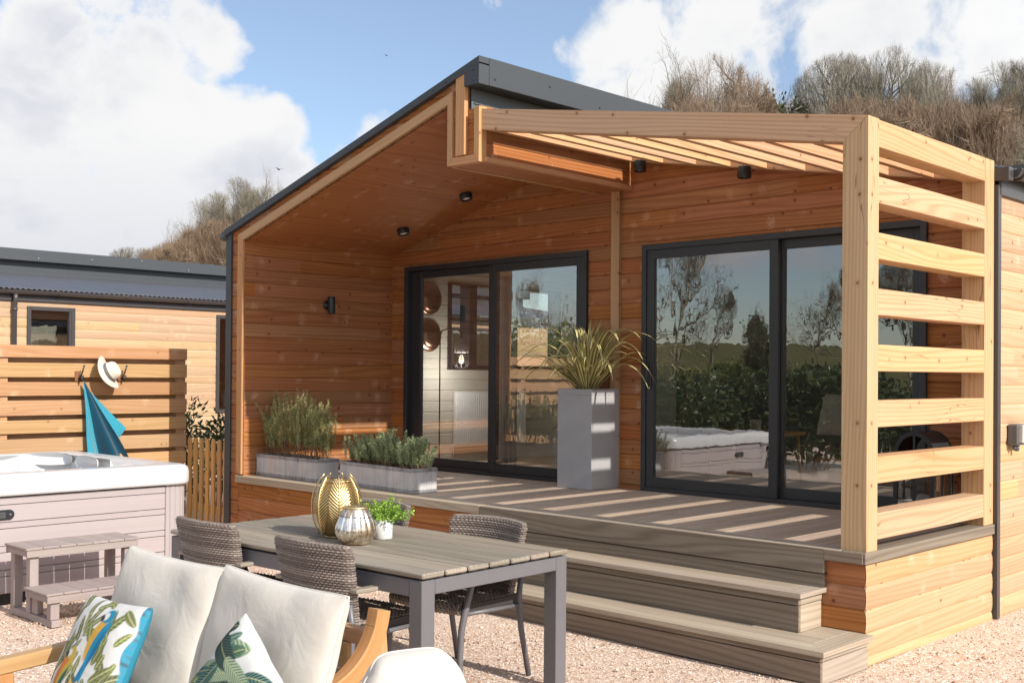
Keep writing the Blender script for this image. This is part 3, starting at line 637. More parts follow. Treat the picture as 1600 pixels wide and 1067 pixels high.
# ------------------------------------------------------------------ the neighbouring lodge
NX=-13.0
nb=thing('timber_lodge','pale boarded lodge with corrugated grey roof behind the slatted screen','lodge',(0,0,0))
wins=[(.674,1.367,1.45,2.535),(3.685,4.40,.975,2.54),(8.75,10.15,1.55,2.53)]
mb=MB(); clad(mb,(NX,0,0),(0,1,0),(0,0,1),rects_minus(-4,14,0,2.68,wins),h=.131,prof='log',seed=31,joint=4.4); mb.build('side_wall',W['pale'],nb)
for i,(a,b,c,d) in enumerate(wins):
    f=.055; mb=MB()
    mb.box(NX-.06,NX+.022,a,a+f,c,d,.002); mb.box(NX-.06,NX+.022,b-f,b,c,d,.002); mb.box(NX-.06,NX+.0215,a+f,b-f,c,c+f,.002); mb.box(NX-.06,NX+.0215,a+f,b-f,d-f,d,.002)
    if i==2: mb.box(NX-.05,NX+.02,9.18,9.26,c+f,d-f,.002)
    if i==0: mb.box(NX-.05,NX+.018,b-f-.03,b-f,c+f,d-f,.002)
    wf=mb.build('window',K['gutter'],nb)
    mb=MB(); mb.face([(NX-.02,a,c),(NX-.02,b,c),(NX-.02,b,d),(NX-.02,a,d)]); mb.build('pane',K['glass'],wf)
    mb=MB()
    X0=NX-.9
    for q in ([(X0,a,c),(X0,b,c),(X0,b,d),(X0,a,d)],[(X0,a,c),(NX-.06,a,c),(NX-.06,b,c),(X0,b,c)],[(X0,a,d),(NX-.06,a,d),(NX-.06,b,d),(X0,b,d)],[(X0,a,c),(NX-.06,a,c),(NX-.06,a,d),(X0,a,d)],[(X0,b,c),(NX-.06,b,c),(NX-.06,b,d),(X0,b,d)]): mb.face(q)
    mb.build('recess',K['interior_dark'],wf)
    if i!=1:
        mb=MB(); z=d-f-.01; lo={0:d-.17,2:c+.08}[i]
        while z>lo: mb.box(NX-.10,NX-.085,a+f,b-f,z-.022,z-.002,0); z-=.028
        if i==0:
            z=d-.45
            while z>c+.08: mb.box(NX-.16,NX-.15,a+f,a+.24,z-.03,z-.003,0); z-=.034
        mb.build('blind',K['blind'],wf)
    if i==1:
        mb=MB(); mb.lathe([(.0,c+f),(.05,c+f),(.065,c+.2),(.06,c+.36),(.0,c+.36)],(NX-.12,a+.22,0),14); mb.build('vase',K['white'],wf)
        mb=MB()
        for _ in range(60):
            p=V((NX-.1+random.uniform(-.05,.05),a+.16+random.uniform(-.09,.09),c+.2+random.uniform(0,.45))); t=V((random.uniform(-1,1),random.uniform(-1,1),random.uniform(-.6,1))).normalized()*.05; w=t.cross(V((1,.3,.2))).normalized()*.014
            mb.face([p,p+t*.5+w,p+t,p+t*.5-w],None,random.random())
        mb.build('leaves',F['fresh'],wf)
rows=[]
for (X,z) in ((NX+.16,2.775),(NX-3.10,3.25)):
    rows.append([(X,-4.1+j*.02,z+.011*math.sin(j*.02/.076*2*PI)) for j in range(910)])
mb=MB(); mb.grid(rows); 
rows2=[[(p[0],p[1],p[2]-.012) for p in r] for r in rows]; mb.grid(rows2); mb.grid([rows[0],rows2[0]])
mb.build('low_roof',K['corr'],nb)
mb=MB(); mb.box(NX-3.14,NX-3.10,-4,14,3.1,3.47,0); mb.box(NX-3.1,NX-3.06,-4,14,3.245,3.29,.003); mb.build('clerestory_wall',K['roofmetal'],nb)
mb=MB(); mb.box(NX-3.0,NX-2.955,-4.1,14.1,3.458,3.652,.004); mb.box(NX-3.14,NX-3.0,-4.1,14.1,3.458,3.48,0); mb.build('fascia',K['roofmetal'],nb)
mb=MB(); mb.prism([(NX-3.0,3.58),(NX-3.0,3.645),(NX-6.7,2.62),(NX-6.7,2.55)],1,-4.1,14.1,(1,.28)); mb.build('roof',K['roofmetal'],nb)
mb=MB(); mb.box(NX+.012,NX+.03,-4,14,2.60,2.74,.002); mb.build('fascia',K['gutter'],nb)
mb=MB(); gutter_half(mb,NX+.09,-4,14,2.745); g=mb.build('gutter',K['gutter'],nb)
for k in range(13):
    y=-3+k*1.02; mb=MB(); mb.tube([(NX+.09+.062*math.cos(PI+PI*q/8),y,2.745+.062*math.sin(PI+PI*q/8)) for q in range(9)],.008,5); mb.build('gutter_bracket',K['gutter'],g)
mb=MB(); mb.tube([(NX+.09,.48,2.70),(NX+.09,.48,2.62),(NX+.06,.48,2.52),(NX+.06,.48,.1)],.034,12)
for z in (2.5,1.2): mb.tube([(NX+.06,.48,z),(NX+.06,.48,z-.04)],.041,12)
mb.build('downpipe',K['gutter'],nb)
for k in range(15):
    mb=MB(); mb.lathe([(.02,-.002),(.012,.008),(0,.010)],(NX-2.953,-3.5+k*.93,3.555+.05*((k*7)%3-1)),8,axis=0); mb.build('screw',K['screwgrey'],nb)
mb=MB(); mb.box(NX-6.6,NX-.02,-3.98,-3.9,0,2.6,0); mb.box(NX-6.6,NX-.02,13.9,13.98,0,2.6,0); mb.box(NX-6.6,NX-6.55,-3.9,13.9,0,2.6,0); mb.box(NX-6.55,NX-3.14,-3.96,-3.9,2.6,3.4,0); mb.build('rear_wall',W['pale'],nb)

# ------------------------------------------------------------------ slatted screen by the hot tub, picket gate
FX=-7.76; FY0,FY1=-3.6,.195
fence=thing('slatted_fence','slatted timber screen standing behind the white hot tub','fence',(FX,-1,0))
tops=[(1.750,1.867),(1.563,1.700),(1.386,1.517),(1.199,1.343),(1.029,1.154),(.842,.979),(.668,.80),(.49,.625),(.315,.45),(.14,.275)]
for a,b in tops:
    mb=MB(); mb.box(FX-.022,FX,FY0,FY1,a,b,.003); mb.build('slat',W['fence'],fence)
for a,b in zip([t[0] for t in tops][:-1],[t[1] for t in tops][1:]):
    mb=MB(); mb.box(FX-.122,FX-.10,FY0,FY1,b-.045,a+.045,.003); mb.build('rear_slat',W['fence'],fence)
for y in (FY0+.0,-1.75,FY1-.105):
    mb=MB(); mb.box(FX-.098,FX-.024,y,y+.10,0,1.862,.003); mb.build('post',W['fence'],fence)
reloc(fence)
gate=thing('picket_gate','timber picket gate between the slatted screen and the lodge corner','gate',(-7.3,.15,0))
x=-7.735; 
GY=.215
while x<-6.70:
    w=.064; x2=x+w; pts=[(x,.06),(x2,.06),(x2,.91)]+[((x+x2)/2+w/2*math.cos(PI*k/8),.91+w/2*math.sin(PI*k/8)) for k in range(1,8)]+[(x,.91)]
    mb=MB(); mb.prism(pts,1,GY-.018,GY,(0,1)); mb.build('picket',W['picket'],gate); x+=.116
for z in (.18,.74):
    mb=MB(); mb.box(-7.74,-6.68,GY+.001,GY+.035,z,z+.075,.003); mb.build('rail',W['picket'],gate)
for a,b in (((-7.7,.255),(-7.25,.74)),((-6.72,.255),(-7.2,.74))):
    d=(V(b)-V(a)).normalized(); n=V((-d.y,d.x))*.03
    mb=MB(); mb.prism([tuple(V(a)-n),tuple(V(b)-n),tuple(V(b)+n),tuple(V(a)+n)],1,GY+.002,GY+.030,tuple(d)); mb.build('brace',W['picket'],gate)
reloc(gate)

# ------------------------------------------------------------------ hooks, hat, towel on the screen
def hook(y,z,label):
    t=thing('coat_hook',label,'hook',(FX,y,z))
    mb=MB(); mb.box(FX,FX+.012,y-.035,y+.005,z-.06,z+.04,.003); mb.build('hook_plate',K['rust'],t)
    mb=MB(); mb.tube([(FX+.01,y,z-.045),(FX+.03,y+.005,z-.03),(FX+.07,y+.012,z+.03),(FX+.085,y+.02,z+.085)],.0075,7); mb.lathe([(0,-.012),(.012,0),(0,.012)],(FX+.086,y+.021,z+.09),8)
    mb.tube([(FX+.012,y,z-.03),(FX+.06,y+.006,z-.055),(FX+.075,y+.01,z-.02)],.008,7); mb.lathe([(0,-.014),(.014,0),(0,.014)],(FX+.078,y+.012,z-.012),8)
    mb.build('hook_arm',K['screw'],t); reloc(t)
hook(-.985,1.585,'rusty hook on the slatted screen holding the teal towel')
hook(-.545,1.59,'rusty hook on the slatted screen at the right of the straw hat')
# hat: a crown and a brim seen tilted, hung over the right hook
hat=thing('hat','cream felt hat with grey band hanging on the slatted screen','hat',(FX+.10,-.70,1.60))
mb=MB(); n=40
def brim(rr,w): return (rr*math.cos(w)*1.08,rr*math.sin(w)*.98,.018*math.cos(2*w)+(.012 if rr>.15 else 0))
prof=[(.185,.0),(.178,.004),(.150,-.006),(.112,-.004),(.100,.008)]
rows=[[ (r*1.08*math.cos(w), r*.98*math.sin(w), z+.020*math.cos(2*w)*(r/.18)**2) for w in [2*PI*k/n for k in range(n)]] for r,z in prof]
mb.grid(rows,closed_u=True)
rows=[[(p[0]*.998,p[1]*.998,p[2]-.006) for p in r] for r in rows]; mb.grid(rows[:4],closed_u=True)
mb.build('brim',K['felt'],hat)
mb=MB(); prof=[(.100,.004),(.098,.04),(.090,.085),(.078,.108),(.055,.118),(.02,.104),(.0,.10)]
rows=[[(r*1.08*math.cos(w),r*.98*math.sin(w),z-.014*math.exp(-((math.sin(w))/.35)**2)*(1 if i>2 else 0)) for w in [2*PI*k/n for k in range(n)]] for i,(r,z) in enumerate(prof)]
mb.grid(rows,closed_u=True); mb.build('crown',K['felt'],hat)
mb=MB(); rows=[[(r*1.08*math.cos(w),r*.98*math.sin(w),z) for w in [2*PI*k/n for k in range(n)]] for r,z in ((.1025,.006),(.1025,.022),(.1005,.040))]
mb.grid(rows,closed_u=True); mb.build('hat_band',K['band'],hat)
# local z (crown axis) points out from the fence, up and to the right; the brim hangs steeply
ax=V((.62,.60,.42)).normalized(); tx=V((-.2,-.42,.88)); tx=(tx-ax*tx.dot(ax)).normalized(); ty=ax.cross(tx)
hat.rotation_euler=Matrix((tx,ty,ax)).transposed().to_euler(); hat.location=(FX+.11,-.735,1.61); hat.scale=(.88,.88,.95)
# towel
tw=MB(); nu,nv=46,40; hk=V((FX+.07,-.965,1.545))
def towel_pt(u,v):
    # v 0 at hook .. 1 at the lower hem; u 0 left edge .. 1 right edge
    L=V((FX+.055,-.905,.66)); R=V((FX+.05,-.425,.70))
    b=L.lerp(R,u); p=hk.lerp(b,v)
    p.x+=.075*v*math.sin(u*PI*3.6+.9)*(.35+.65*v)+.012*math.sin(u*17+v*5)*v; p.y+=.010*math.sin(v*7+u*3)*v
    return p
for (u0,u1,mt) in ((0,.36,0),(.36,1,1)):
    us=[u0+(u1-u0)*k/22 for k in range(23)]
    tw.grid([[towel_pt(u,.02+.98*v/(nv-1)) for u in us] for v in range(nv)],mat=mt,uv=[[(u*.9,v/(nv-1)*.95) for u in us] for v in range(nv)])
# the outer fold whose corner flies out to the right
def flap(u,v):
    a=towel_pt(1-.02*u,.12+.82*v*(1-.0*u)); tip=V((FX+.03,-.500,1.105)); s=1-abs(v-.56)/.56 if v<.56 else max(0,1-(v-.56)/.16)
    return a.lerp(V((tip.x+.0,a.y+ (tip.y+.018-towel_pt(1,.12+.82*.56).y),a.z)),u*max(0,s))+V((-.012*u,0,0))
tw.grid([[flap(u/11,v/30) for u in range(12)] for v in range(31)],uv=[[(u/11*.3,v/30*.8) for u in range(12)] for v in range(31)])
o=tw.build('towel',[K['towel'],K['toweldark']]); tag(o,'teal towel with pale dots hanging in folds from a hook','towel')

# ------------------------------------------------------------------ hot tub
TX0,TX1,TY0,TY1=-7.02,-4.985,-3.50,-1.345
tub=thing('hot_tub','square hot tub with white acrylic rim and taupe boarded sides','hot tub',((TX0+TX1)/2,(TY0+TY1)/2,0))
def rrect(x0,x1,y0,y1,r,z,n=8):
    pts=[]
    for (cx,cy,a0) in ((x1-r,y1-r,0),(x0+r,y1-r,PI/2),(x0+r,y0+r,PI),(x1-r,y0+r,1.5*PI)):
        for k in range(n+1): w=a0+PI/2*k/n; pts.append((cx+r*math.cos(w),cy+r*math.sin(w),z))
    return pts
loops=[(0.03,.755,.16),(0.035,.775,.165),(0.035,.845,.165),(.028,.878,.16),(.008,.898,.15),(-.03,.905,.14),(-.15,.905,.14),(-.185,.897,.16),(-.21,.872,.18),(-.225,.80,.2),(-.25,.62,.22),(-.42,.56,.2),(-.45,.42,.2),(-.5,.14,.2)]
mb=MB(); rows=[rrect(TX0-o,TX1+o,TY0-o,TY1+o,r,z) for o,z,r in loops]; mb.grid(rows,closed_u=True); mb.face(rows[-1]); mb.face(list(reversed(rows[0])))
# moulded seat backs swelling out of the far and side walls
for (cx,cy,a) in ((-6.55,-1.62,PI*1.5),(-6.05,-1.60,PI*1.5),(-6.72,-2.2,0),(-6.72,-2.8,0),(-5.3,-1.75,PI*1.25)):
    vs=[[ ( .20*math.sin(PI*i/10-PI/2)*1.15, .11*math.cos(PI*i/10-PI/2)*math.cos(PI*(j/10-.5)), .17*math.sin(PI*(j/10-.5)) ) for i in range(11)] for j in range(11)]
    ca,sa=math.cos(a+PI/2),math.sin(a+PI/2)
    mb.grid([[(cx+p[0]*ca-p[1]*sa,cy+p[0]*sa+p[1]*ca,.735+p[2]) for p in r] for r in vs])
shell=mb.build('shell',K['tubwhite'],tub,fixn=True)
for (cx,cy,a) in ((-6.12,-1.66,PI*1.5),(-6.70,-1.72,PI*1.75)):
    vs=[[ (.20*math.sin(PI*i/14-PI/2), .05*math.cos(PI*i/14-PI/2)*math.cos(PI*(j/10-.5)), .055*math.cos(PI*i/14-PI/2)**.5*math.sin(PI*(j/10-.5))) for i in range(15)] for j in range(11)]
    ca,sa=math.cos(a+PI/2),math.sin(a+PI/2); mb=MB()
    mb.grid([[(cx+p[0]*ca-p[1]*sa,cy+p[0]*sa+p[1]*ca,.865+p[2]) for p in r] for r in vs]); mb.build('headrest',K['tubwhite'],tub)
for (x,y) in ((-6.66,-2.62),(-6.66,-2.38)):
    mb=MB(); mb.lathe([(.055,0),(.055,.010),(.045,.016),(.03,.010),(.012,.018),(0,.018)],(x+.075,y,.80),20,axis=0)
    mb.build('jet',K['chrome'],tub)
mb=MB(); cw=.215
ins=.012
def side(x0,x1,y0,y1,axis,sgn):
    z=.075; k=0
    hs=[.12,.045,.12,.045,.12,.045,.12,.055]
    for h in hs:
        z2=min(z+h,.752)
        if axis==0: mb.box(x0,x1,y0+cw,y1-cw,z+.003,z2-.0005,.004,grain=1)
        else: mb.box(x0+cw,x1-cw,y0,y1,z+.003,z2-.0005,.004,grain=0)
        z=z2
side(TX1-.03,TX1,TY0,TY1,0,1); side(TX0,TX0+.03,TY0,TY1,0,-1); side(TX0,TX1,TY1-.03,TY1,1,1); side(TX0,TX1,TY0,TY0+.03,1,-1)
mb.build('side_panel',W['tubpanel'],tub)
r=.13
for (cx,cy,a0) in ((TX1-r,TY1-r,0),(TX0+r,TY1-r,PI/2),(TX0+r,TY0+r,PI),(TX1-r,TY0+r,1.5*PI)):
    mb=MB()
    t0=V((math.cos(a0),math.sin(a0))); t1=V((-t0.y,t0.x)); c=V((cx,cy))
    raw=[c+t0*r-t1*(cw-r-.004),c+t0*r-t1*.045]+[c+t0*r*math.cos(w)+t1*r*math.sin(w) for w in [PI/2*k/6 for k in range(7)]]+[c+t1*r-t0*.045,c+t1*r-t0*(cw-r-.004)]
    # flutes: little notches at each station
    out=[]
    for i in range(len(raw)-1):
        p,q=raw[i],raw[i+1]; d=(q-p).normalized(); nn=V((d.y,-d.x)); ln=(q-p).length
        out+= [p+nn*.0-nn*.006,p+d*.006,q-d*.006,]
    out.append(raw[-1]); pts=[[(p.x,p.y,z) for p in out] for z in (.075,.752)]
    mb.grid(pts,smooth=False,uv=[[(z,j*.02) for j in range(len(out))] for z in (0,.7)])
    mb.build('corner_panel',W['tubpanel'],tub)
mb=MB(); mb.box(TX0+.06,TX1-.045,TY0+.06,TY1-.06,.0,.74,0); mb.build('base_plinth',K['dark'],tub)
mb=MB(); yc=-2.80; 
ov=[(yc+.085*math.cos(w)**1 if False else yc+ (.055 if math.cos(w)>0 else -.055)+.035*math.cos(w),.625+.035*math.sin(w)) for w in [2*PI*k/24+.13 for k in range(24)]]
mb.prism(ov,0,TX1-.002,TX1+.010,(1,0)); gr=mb.build('vent_grille',K['lamp'],tub)
mb=MB()
for k in range(4): mb.box(TX1+.010,TX1+.013,yc-.05,yc+.03,.605+.011*k,.610+.011*k,.001)
mb.lathe([(.009,0),(.009,.004),(0,.005)],(TX1+.010,yc+.062,.625),10,axis=0); mb.build('louvre',K['anth'],gr)
reloc(tub)
# the steps to the tub
ts=thing('tub_steps','taupe two tread bench step standing in front of the hot tub','steps',(-4.4,-2.5,0))
SY0,SY1=-2.87,-2.10; H2,H1=.470,.218
def planks(x0,x1,z,name):
    mb=MB(); y=SY0-.01; n=7; w=(SY1-SY0+.02)/n
    for k in range(n): mb.box(x0,x1,y+k*w+.002,y+(k+1)*w-.002,z-.014,z,.002,grain=0)
    mb.build('tread',W['step'],ts)
    mb=MB(); mb.box(x1-.028,x1-.006,SY0,SY1,z-.062,z-.017,.002); mb.box(x0+.006,x0+.028,SY0,SY1,z-.062,z-.017,.002); mb.box(x0+.028,x1-.028,SY0+.004,SY0+.024,z-.058,z-.018,.002); mb.box(x0+.028,x1-.028,SY1-.024,SY1-.004,z-.058,z-.018,.002); mb.build('apron',W['step'],ts)
planks(-4.72,-4.365,H2,'a'); planks(-4.40,-4.05,H1,'b')
for y in (SY0+.03,SY1-.085):
    for (x,h) in ((-4.705,H2-.0635),(-4.455,H2-.0635),(-4.135,H1-.0635)):
        mb=MB(); mb.box(x,x+.058,y,y+.058,.045 if True else 0,h,.003,grain=2); mb.build('leg',W['step'],ts)
    mb=MB(); mb.box(-4.72,-4.06,y,y+.058,.0,.044,.003); mb.build('foot_rail',W['step'],ts)
    mb=MB(); mb.box(-4.39,-4.30,y+.01,y+.05,.046,H1-.07,.003,grain=2); mb.build('brace',W['step'],ts)
reloc(ts)
# ------------------------------------------------------------------ dining table
tz=.72; TL,TWd=2.10,1.055
tab=thing('dining_table','weathered teak slatted dining table with anthracite metal legs','table',(-1.915,-2.08,0),math.radians(2.5))
nb_=7; w=TWd/nb_
for k in range(nb_):
    mb=MB(); y=-TWd/2+k*w; h_=random.uniform(0,.0015); mb.box(-TL/2+random.uniform(0,.003),TL/2-random.uniform(0,.003),y+.005,y+w-.005,tz-.026,tz-h_,.006); mb.build('top_board',W['teak'],tab)
for sx in (-1,1):
    for sy in (-1,1):
        mb=MB(); x=sx*(TL/2-.052); y=sy*(TWd/2-.050); mb.box(x-.042,x+.042,y-.042,y+.042,0,.684,.003); mb.build('leg',K['anth'],tab)
for sx in (-1,1):
    mb=MB(); x=sx*(TL/2-.052); mb.box(x-.0415,x+.0415,-TWd/2+.093,TWd/2-.093,.616,.6835,.003); mb.build('apron',K['anth'],tab)
for sy in (-1,1):
    mb=MB(); y=sy*(TWd/2-.050); mb.box(-TL/2+.095,TL/2-.095,y-.03,y+.0415,.606,.6835,.003) if sy>0 else mb.box(-TL/2+.095,TL/2-.095,y-.0415,y+.03,.606,.6835,.003); mb.build('apron',K['anth'],tab)
mb=MB()
for x in (-.6,0,.6): mb.box(x-.02,x+.02,-TWd/2+.1,TWd/2-.1,.655,.6935,.002)
for sx in (-1,1):
    for k in range(7):
        y=-TWd/2+(k+.5)*w; mb.box(sx*(TL/2-.06)-.03,sx*(TL/2-.06)+.03,y-.02,y+.02,.684,.6938,0)
mb.build('crossbar',K['anth'],tab)

# ------------------------------------------------------------------ wicker chairs
def weave(mb,Pf,rows,nseg,amp,mat=0,k0=0.0,k1=1.0):
    """Pf(t,k) -> point,normal arrays for closed loops t in [0,1)"""
    t=np.arange(nseg*2)/(nseg*2); dk=(k1-k0)/rows
    for r in range(rows):
        k=k0+(r+.5)*dk; sgn=(np.where(np.arange(nseg*2)%2==0,1.,-1.))*(1 if r%2 else -1)
        P,Nn=Pf(t,k); Pa,_=Pf(t,k-dk*.52); Pb,_=Pf(t,k+dk*.52)
        off=amp*sgn[:,None]*Nn
        top=P+off+Nn*.0042; a=P*.08+Pa*.92+off-Nn*.001; b=P*.08+Pb*.92+off-Nn*.001
        n=nseg*2; vs=np.concatenate([a,top,b]); fs=[]
        for i in range(n):
            j=(i+1)%n; fs.append((i,j,n+j,n+i)); fs.append((n+i,n+j,2*n+j,2*n+i))
        bb=len(mb.v); mb.v.extend(map(tuple,vs.tolist())); rr=random.random()
        for f in fs:
            mb.f.append(tuple(bb+i for i in f)); mb.uv.extend([(0,0)]*4); mb.r.append(min(1,max(0,rr+random.uniform(-.25,.25)))); mb.m.append(mat); mb.s.append(False)
def stadium(t,w,th):
    """closed loop, half length w, half thickness th: x,y and normals, arc-length-ish"""
    Lf=2*(w-th); La=PI*th; tot=2*Lf+2*La; s=t*tot
    x=np.zeros_like(t);y=np.zeros_like(t);nx=np.zeros_like(t);ny=np.zeros_like(t)
    m1=s<Lf; x[m1]=-(w-th)+s[m1]; y[m1]=th; ny[m1]=1
    m2=(s>=Lf)&(s<Lf+La); a=(s[m2]-Lf)/th; x[m2]=(w-th)+th*np.sin(a); y[m2]=th*np.cos(a); nx[m2]=np.sin(a); ny[m2]=np.cos(a)
    m3=(s>=Lf+La)&(s<2*Lf+La); q=s[m3]-Lf-La; x[m3]=(w-th)-q; y[m3]=-th; ny[m3]=-1
    m4=s>=2*Lf+La; a=(s[m4]-2*Lf-La)/th; x[m4]=-(w-th)-th*np.sin(a); y[m4]=-th*np.cos(a); nx[m4]=-np.sin(a); ny[m4]=-np.cos(a)
    return x,y,nx,ny
def backP(shr=1.0):
    def f(t,k):
        cap=max(0,(k-.93)/.07); cap=min(cap,1.0)
        th=.024*shr*math.sqrt(max(.02,1-cap**2)); w=(.245+.042*min(k,1))*(1-.02*max(0,(k-.85)/.15)**2)-(.024-.024*math.sqrt(max(.02,1-cap**2)))
        x,y,nx,ny=stadium(t,w,th); z=np.full_like(t,.385+.445*k)
        z=z-.006*(np.abs(x)/.27)**3*max(0,k)
        yc=-.205-.105*k+.055*(x/.27)**2
        return np.stack([x,y+yc,z],1), np.stack([nx,ny,np.full_like(t,.25+cap*1.5)],1)/math.sqrt(1+(.25+cap*1.5)**2)
    return f
def seatP(shr=1.0):
    def f(t,k):
        # loop runs round front and back edges; rows step across the width
        a,b,na,nbb=stadium(t,.245,.026*shr); X=-.265+.53*k
        y=.03+a*(1)-.03*((X/.265)**2)*(a>0)*(a/.245); z=.425+b-.012*(1-(X/.265)**2)*(np.abs(a)<.2)
        return np.stack([np.full_like(t,X),y,z],1), np.stack([np.zeros_like(t),na,nbb],1)
    return f
def make_chair():
    c=thing('dining_chair','','chair',(0,0,0))
    mb=MB(); weave(mb,backP(),36,46,.0024); 
    t=np.arange(60)/60; f=backP(.80); rows=[f(t,k)[0].tolist() for k in np.linspace(.0,.995,24)]; mb.grid([[tuple(p) for p in r] for r in rows],mat=1,closed_u=True); mb.face([tuple(p) for p in rows[-1]],mat=1)
    mb.build('backrest',[K['wicker'],K['wickback']],c)
    mb=MB(); weave(mb,seatP(),38,40,.0024); f=seatP(.8); rows=[f(t,k)[0].tolist() for k in np.linspace(.0,1,14)]; mb.grid([[tuple(p) for p in r] for r in rows],mat=1,closed_u=True); mb.face([tuple(p) for p in rows[-1]],mat=1); mb.face([tuple(p) for p in rows[0]],mat=1)
    mb.build('seat',[K['wicker'],K['wickback']],c)
    for s in (-1,1):
        mb=MB(); mb.tube([(s*.283,.14,.612),(s*.281,.165,.54),(s*.275,.205,.42),(s*.268,.225,.32),(s*.270,.235,.18),(s*.278,.245,0)],[.014,.016,.019,.017,.016,.016],8); mb.build('leg',K['anth'],c)
        mb=MB(); mb.tube([(s*.262,-.235,.55),(s*.262,-.215,.42),(s*.265,-.235,.25),(s*.272,-.29,.0)],[.014,.017,.016,.015],8); mb.build('leg',K['anth'],c)
        mb=MB(); mb.box(s*.285-.026,s*.285+.026,-.235,.245,.604,.624,.004); mb.build('armrest',W['teak'],c)
        mb=MB(); mb.tube([(s*.27,-.20,.39),(s*.27,.21,.40)],.012,6); mb.build('side_rail',K['anth'],c)
    return c
proto=make_chair()
spots=[(-2.45,-2.46,math.radians(1.5),'wicker dining chair at the near side of the table, nearer the hot tub'),(-1.465,-2.475,math.radians(2.5),'wicker dining chair at the near side of the table, behind the sofa cushions'),
       (-2.51,-1.70,PI+math.radians(1),'wicker dining chair at the porch side of the table, behind the green potted plant'),(-1.465,-1.775,PI+math.radians(2),'wicker dining chair at the porch side of the table, in front of the steps')]
for i,(x,y,a,l) in enumerate(spots):
    o=proto if i==0 else copy_tree(proto)
    o.location=(x,y,0); o.rotation_euler=(0,0,a); tag(o,l,'chair','wicker chairs round the dining table')

# ------------------------------------------------------------------ things on the table
def tpos(x,y): return (x,y,tz+.0005)
gv=thing('candle_lantern','tall gold vase of feather shaped metal leaves on the table','vase',tpos(-2.065,-2.12))
def gprof(v): # radius at height fraction
    return .070+.067*math.sin(PI*min(1,max(0,.06+.86*v)))**.8-(.0 if v<.8 else .012*(v-.8)/.2)
H_=.325
mb=MB(); mb.lathe([(gprof(.02+.96*k/16)*.86,.012+H_*.93*k/16) for k in range(17)],n=36); mb.build('inner_glass',K['goldin'],gv)
mb=MB(); mb.lathe([(0,0),(.066,0),(.068,.004),(.066,.009),(0,.009)],n=32); mb.build('base',K['gold'],gv)
mb=MB(); rr=gprof(.97)*.90+.004; mb.tube([(rr*math.cos(2*PI*k/32),rr*math.sin(2*PI*k/32),H_*.95) for k in range(33)],.0035,6); mb.build('rim',K['gold'],gv)
def gpt(w,v,o=0): r=gprof(v)+o; return V((r*math.cos(w),r*math.sin(w),H_*v+.004))
for L in range(7):
    w0=2*PI*L/7+.35; mb=MB()
    mb.tube([gpt(w0,.03+1.02*k/16,.004) for k in range(17)],[.004]*17,6)
    for k in range(17):
        v0=.03+.92*k/17; width=.44*math.sin(PI*min(1,max(.08,(v0+.10)/1.12)))**.6
        for s in (-1,1):
            pts=[]
            for q in range(4):
                f=q/3; pts.append((w0+s*width*f, min(.985,v0+.13*f+.03*f*f)))
            for q in range(3):
                a,b=pts[q],pts[q+1]; th=.0165*(1-.22*q); th2=.0165*(1-.22*(q+1))
                mb.face([gpt(a[0],a[1]-th,.0015),gpt(b[0],b[1]-th2,.0015),gpt(b[0],b[1]+th2,.0005),gpt(a[0],a[1]+th,.0005)],None,0,0,True)
    mb.build('leaf',K['gold'],gv)
sv=thing('ribbed_vase','round silvery mercury glass vase with ribs, in front of the gold vase','vase',tpos(-1.775,-2.215))
pr=[(.0,.0),(.060,.0),(.078,.010),(.101,.040),(.111,.070),(.105,.105),(.088,.145),(.071,.178),(.064,.190)]
from math import cos,sin
def cat(pr,n):
    out=[]
    for i in range((len(pr)-1)*n+1):
        t=i/n; k=min(int(t),len(pr)-2); f=t-k; g=lambda j:V(pr[min(max(j,0),len(pr)-1)])
        p0,p1,p2,p3=g(k-1),g(k),g(k+1),g(k+2)
        out.append(tuple(.5*((2*p1)+(p2-p0)*f+(2*p0-5*p1+4*p2-p3)*f*f+(3*p1-p0-3*p2+p3)*f**3)))
    return out
pp=cat(pr,4)
mb=MB(); mb.lathe([(max(0,r),z) for r,z in pp],n=112,rad=lambda w,i:1-(.075*(1-abs(math.sin(w*7)))**2.2)*min(1,max(0,(pp[i][1]-.004)/.03))*min(1,max(0,(.184-pp[i][1])/.03)))
mb.lathe([(.060,.188),(.054,.17),(.05,.12)],n=32); mb.build('glass_body',K['mercury'],sv)
mb=MB(); mb.lathe([(.058,.186),(.068,.188),(.069,.197),(.061,.198),(.058,.192)],n=40); mb.build('rim',K['gold'],sv)
mb=MB(); mb.tube([(.093*math.cos(2*PI*k/40),.093*math.sin(2*PI*k/40),.150+.005*math.cos(2*PI*k/40+2.2)) for k in range(41)],.0013,5); mb.build('wire_ring',K['screw'],sv)
pl=thing('potted_plant','small bright green plant in a white pot on the table','plant',tpos(-1.825,-1.985))
mb=MB(); mb.lathe([(0,0),(.047,0),(.049,.003),(.052,.105),(.0475,.105),(.046,.085),(0,.085)],n=32); mb.build('pot',K['white'],pl)
def leaf_quad(mb,p,t,ln,wd,rnd,curl=.2,mat=0):
    t=t.normalized(); a=t.cross(V((random.uniform(-1,1),random.uniform(-1,1),random.uniform(-.3,1)))).normalized(); n=a.cross(t)
    m=p+t*ln*.5+n*ln*curl*.3
    mb.face([p,m+a*wd,p+t*ln-n*ln*curl*.2,m-a*wd],None,rnd,mat)
mb=MB(); ms=MB()
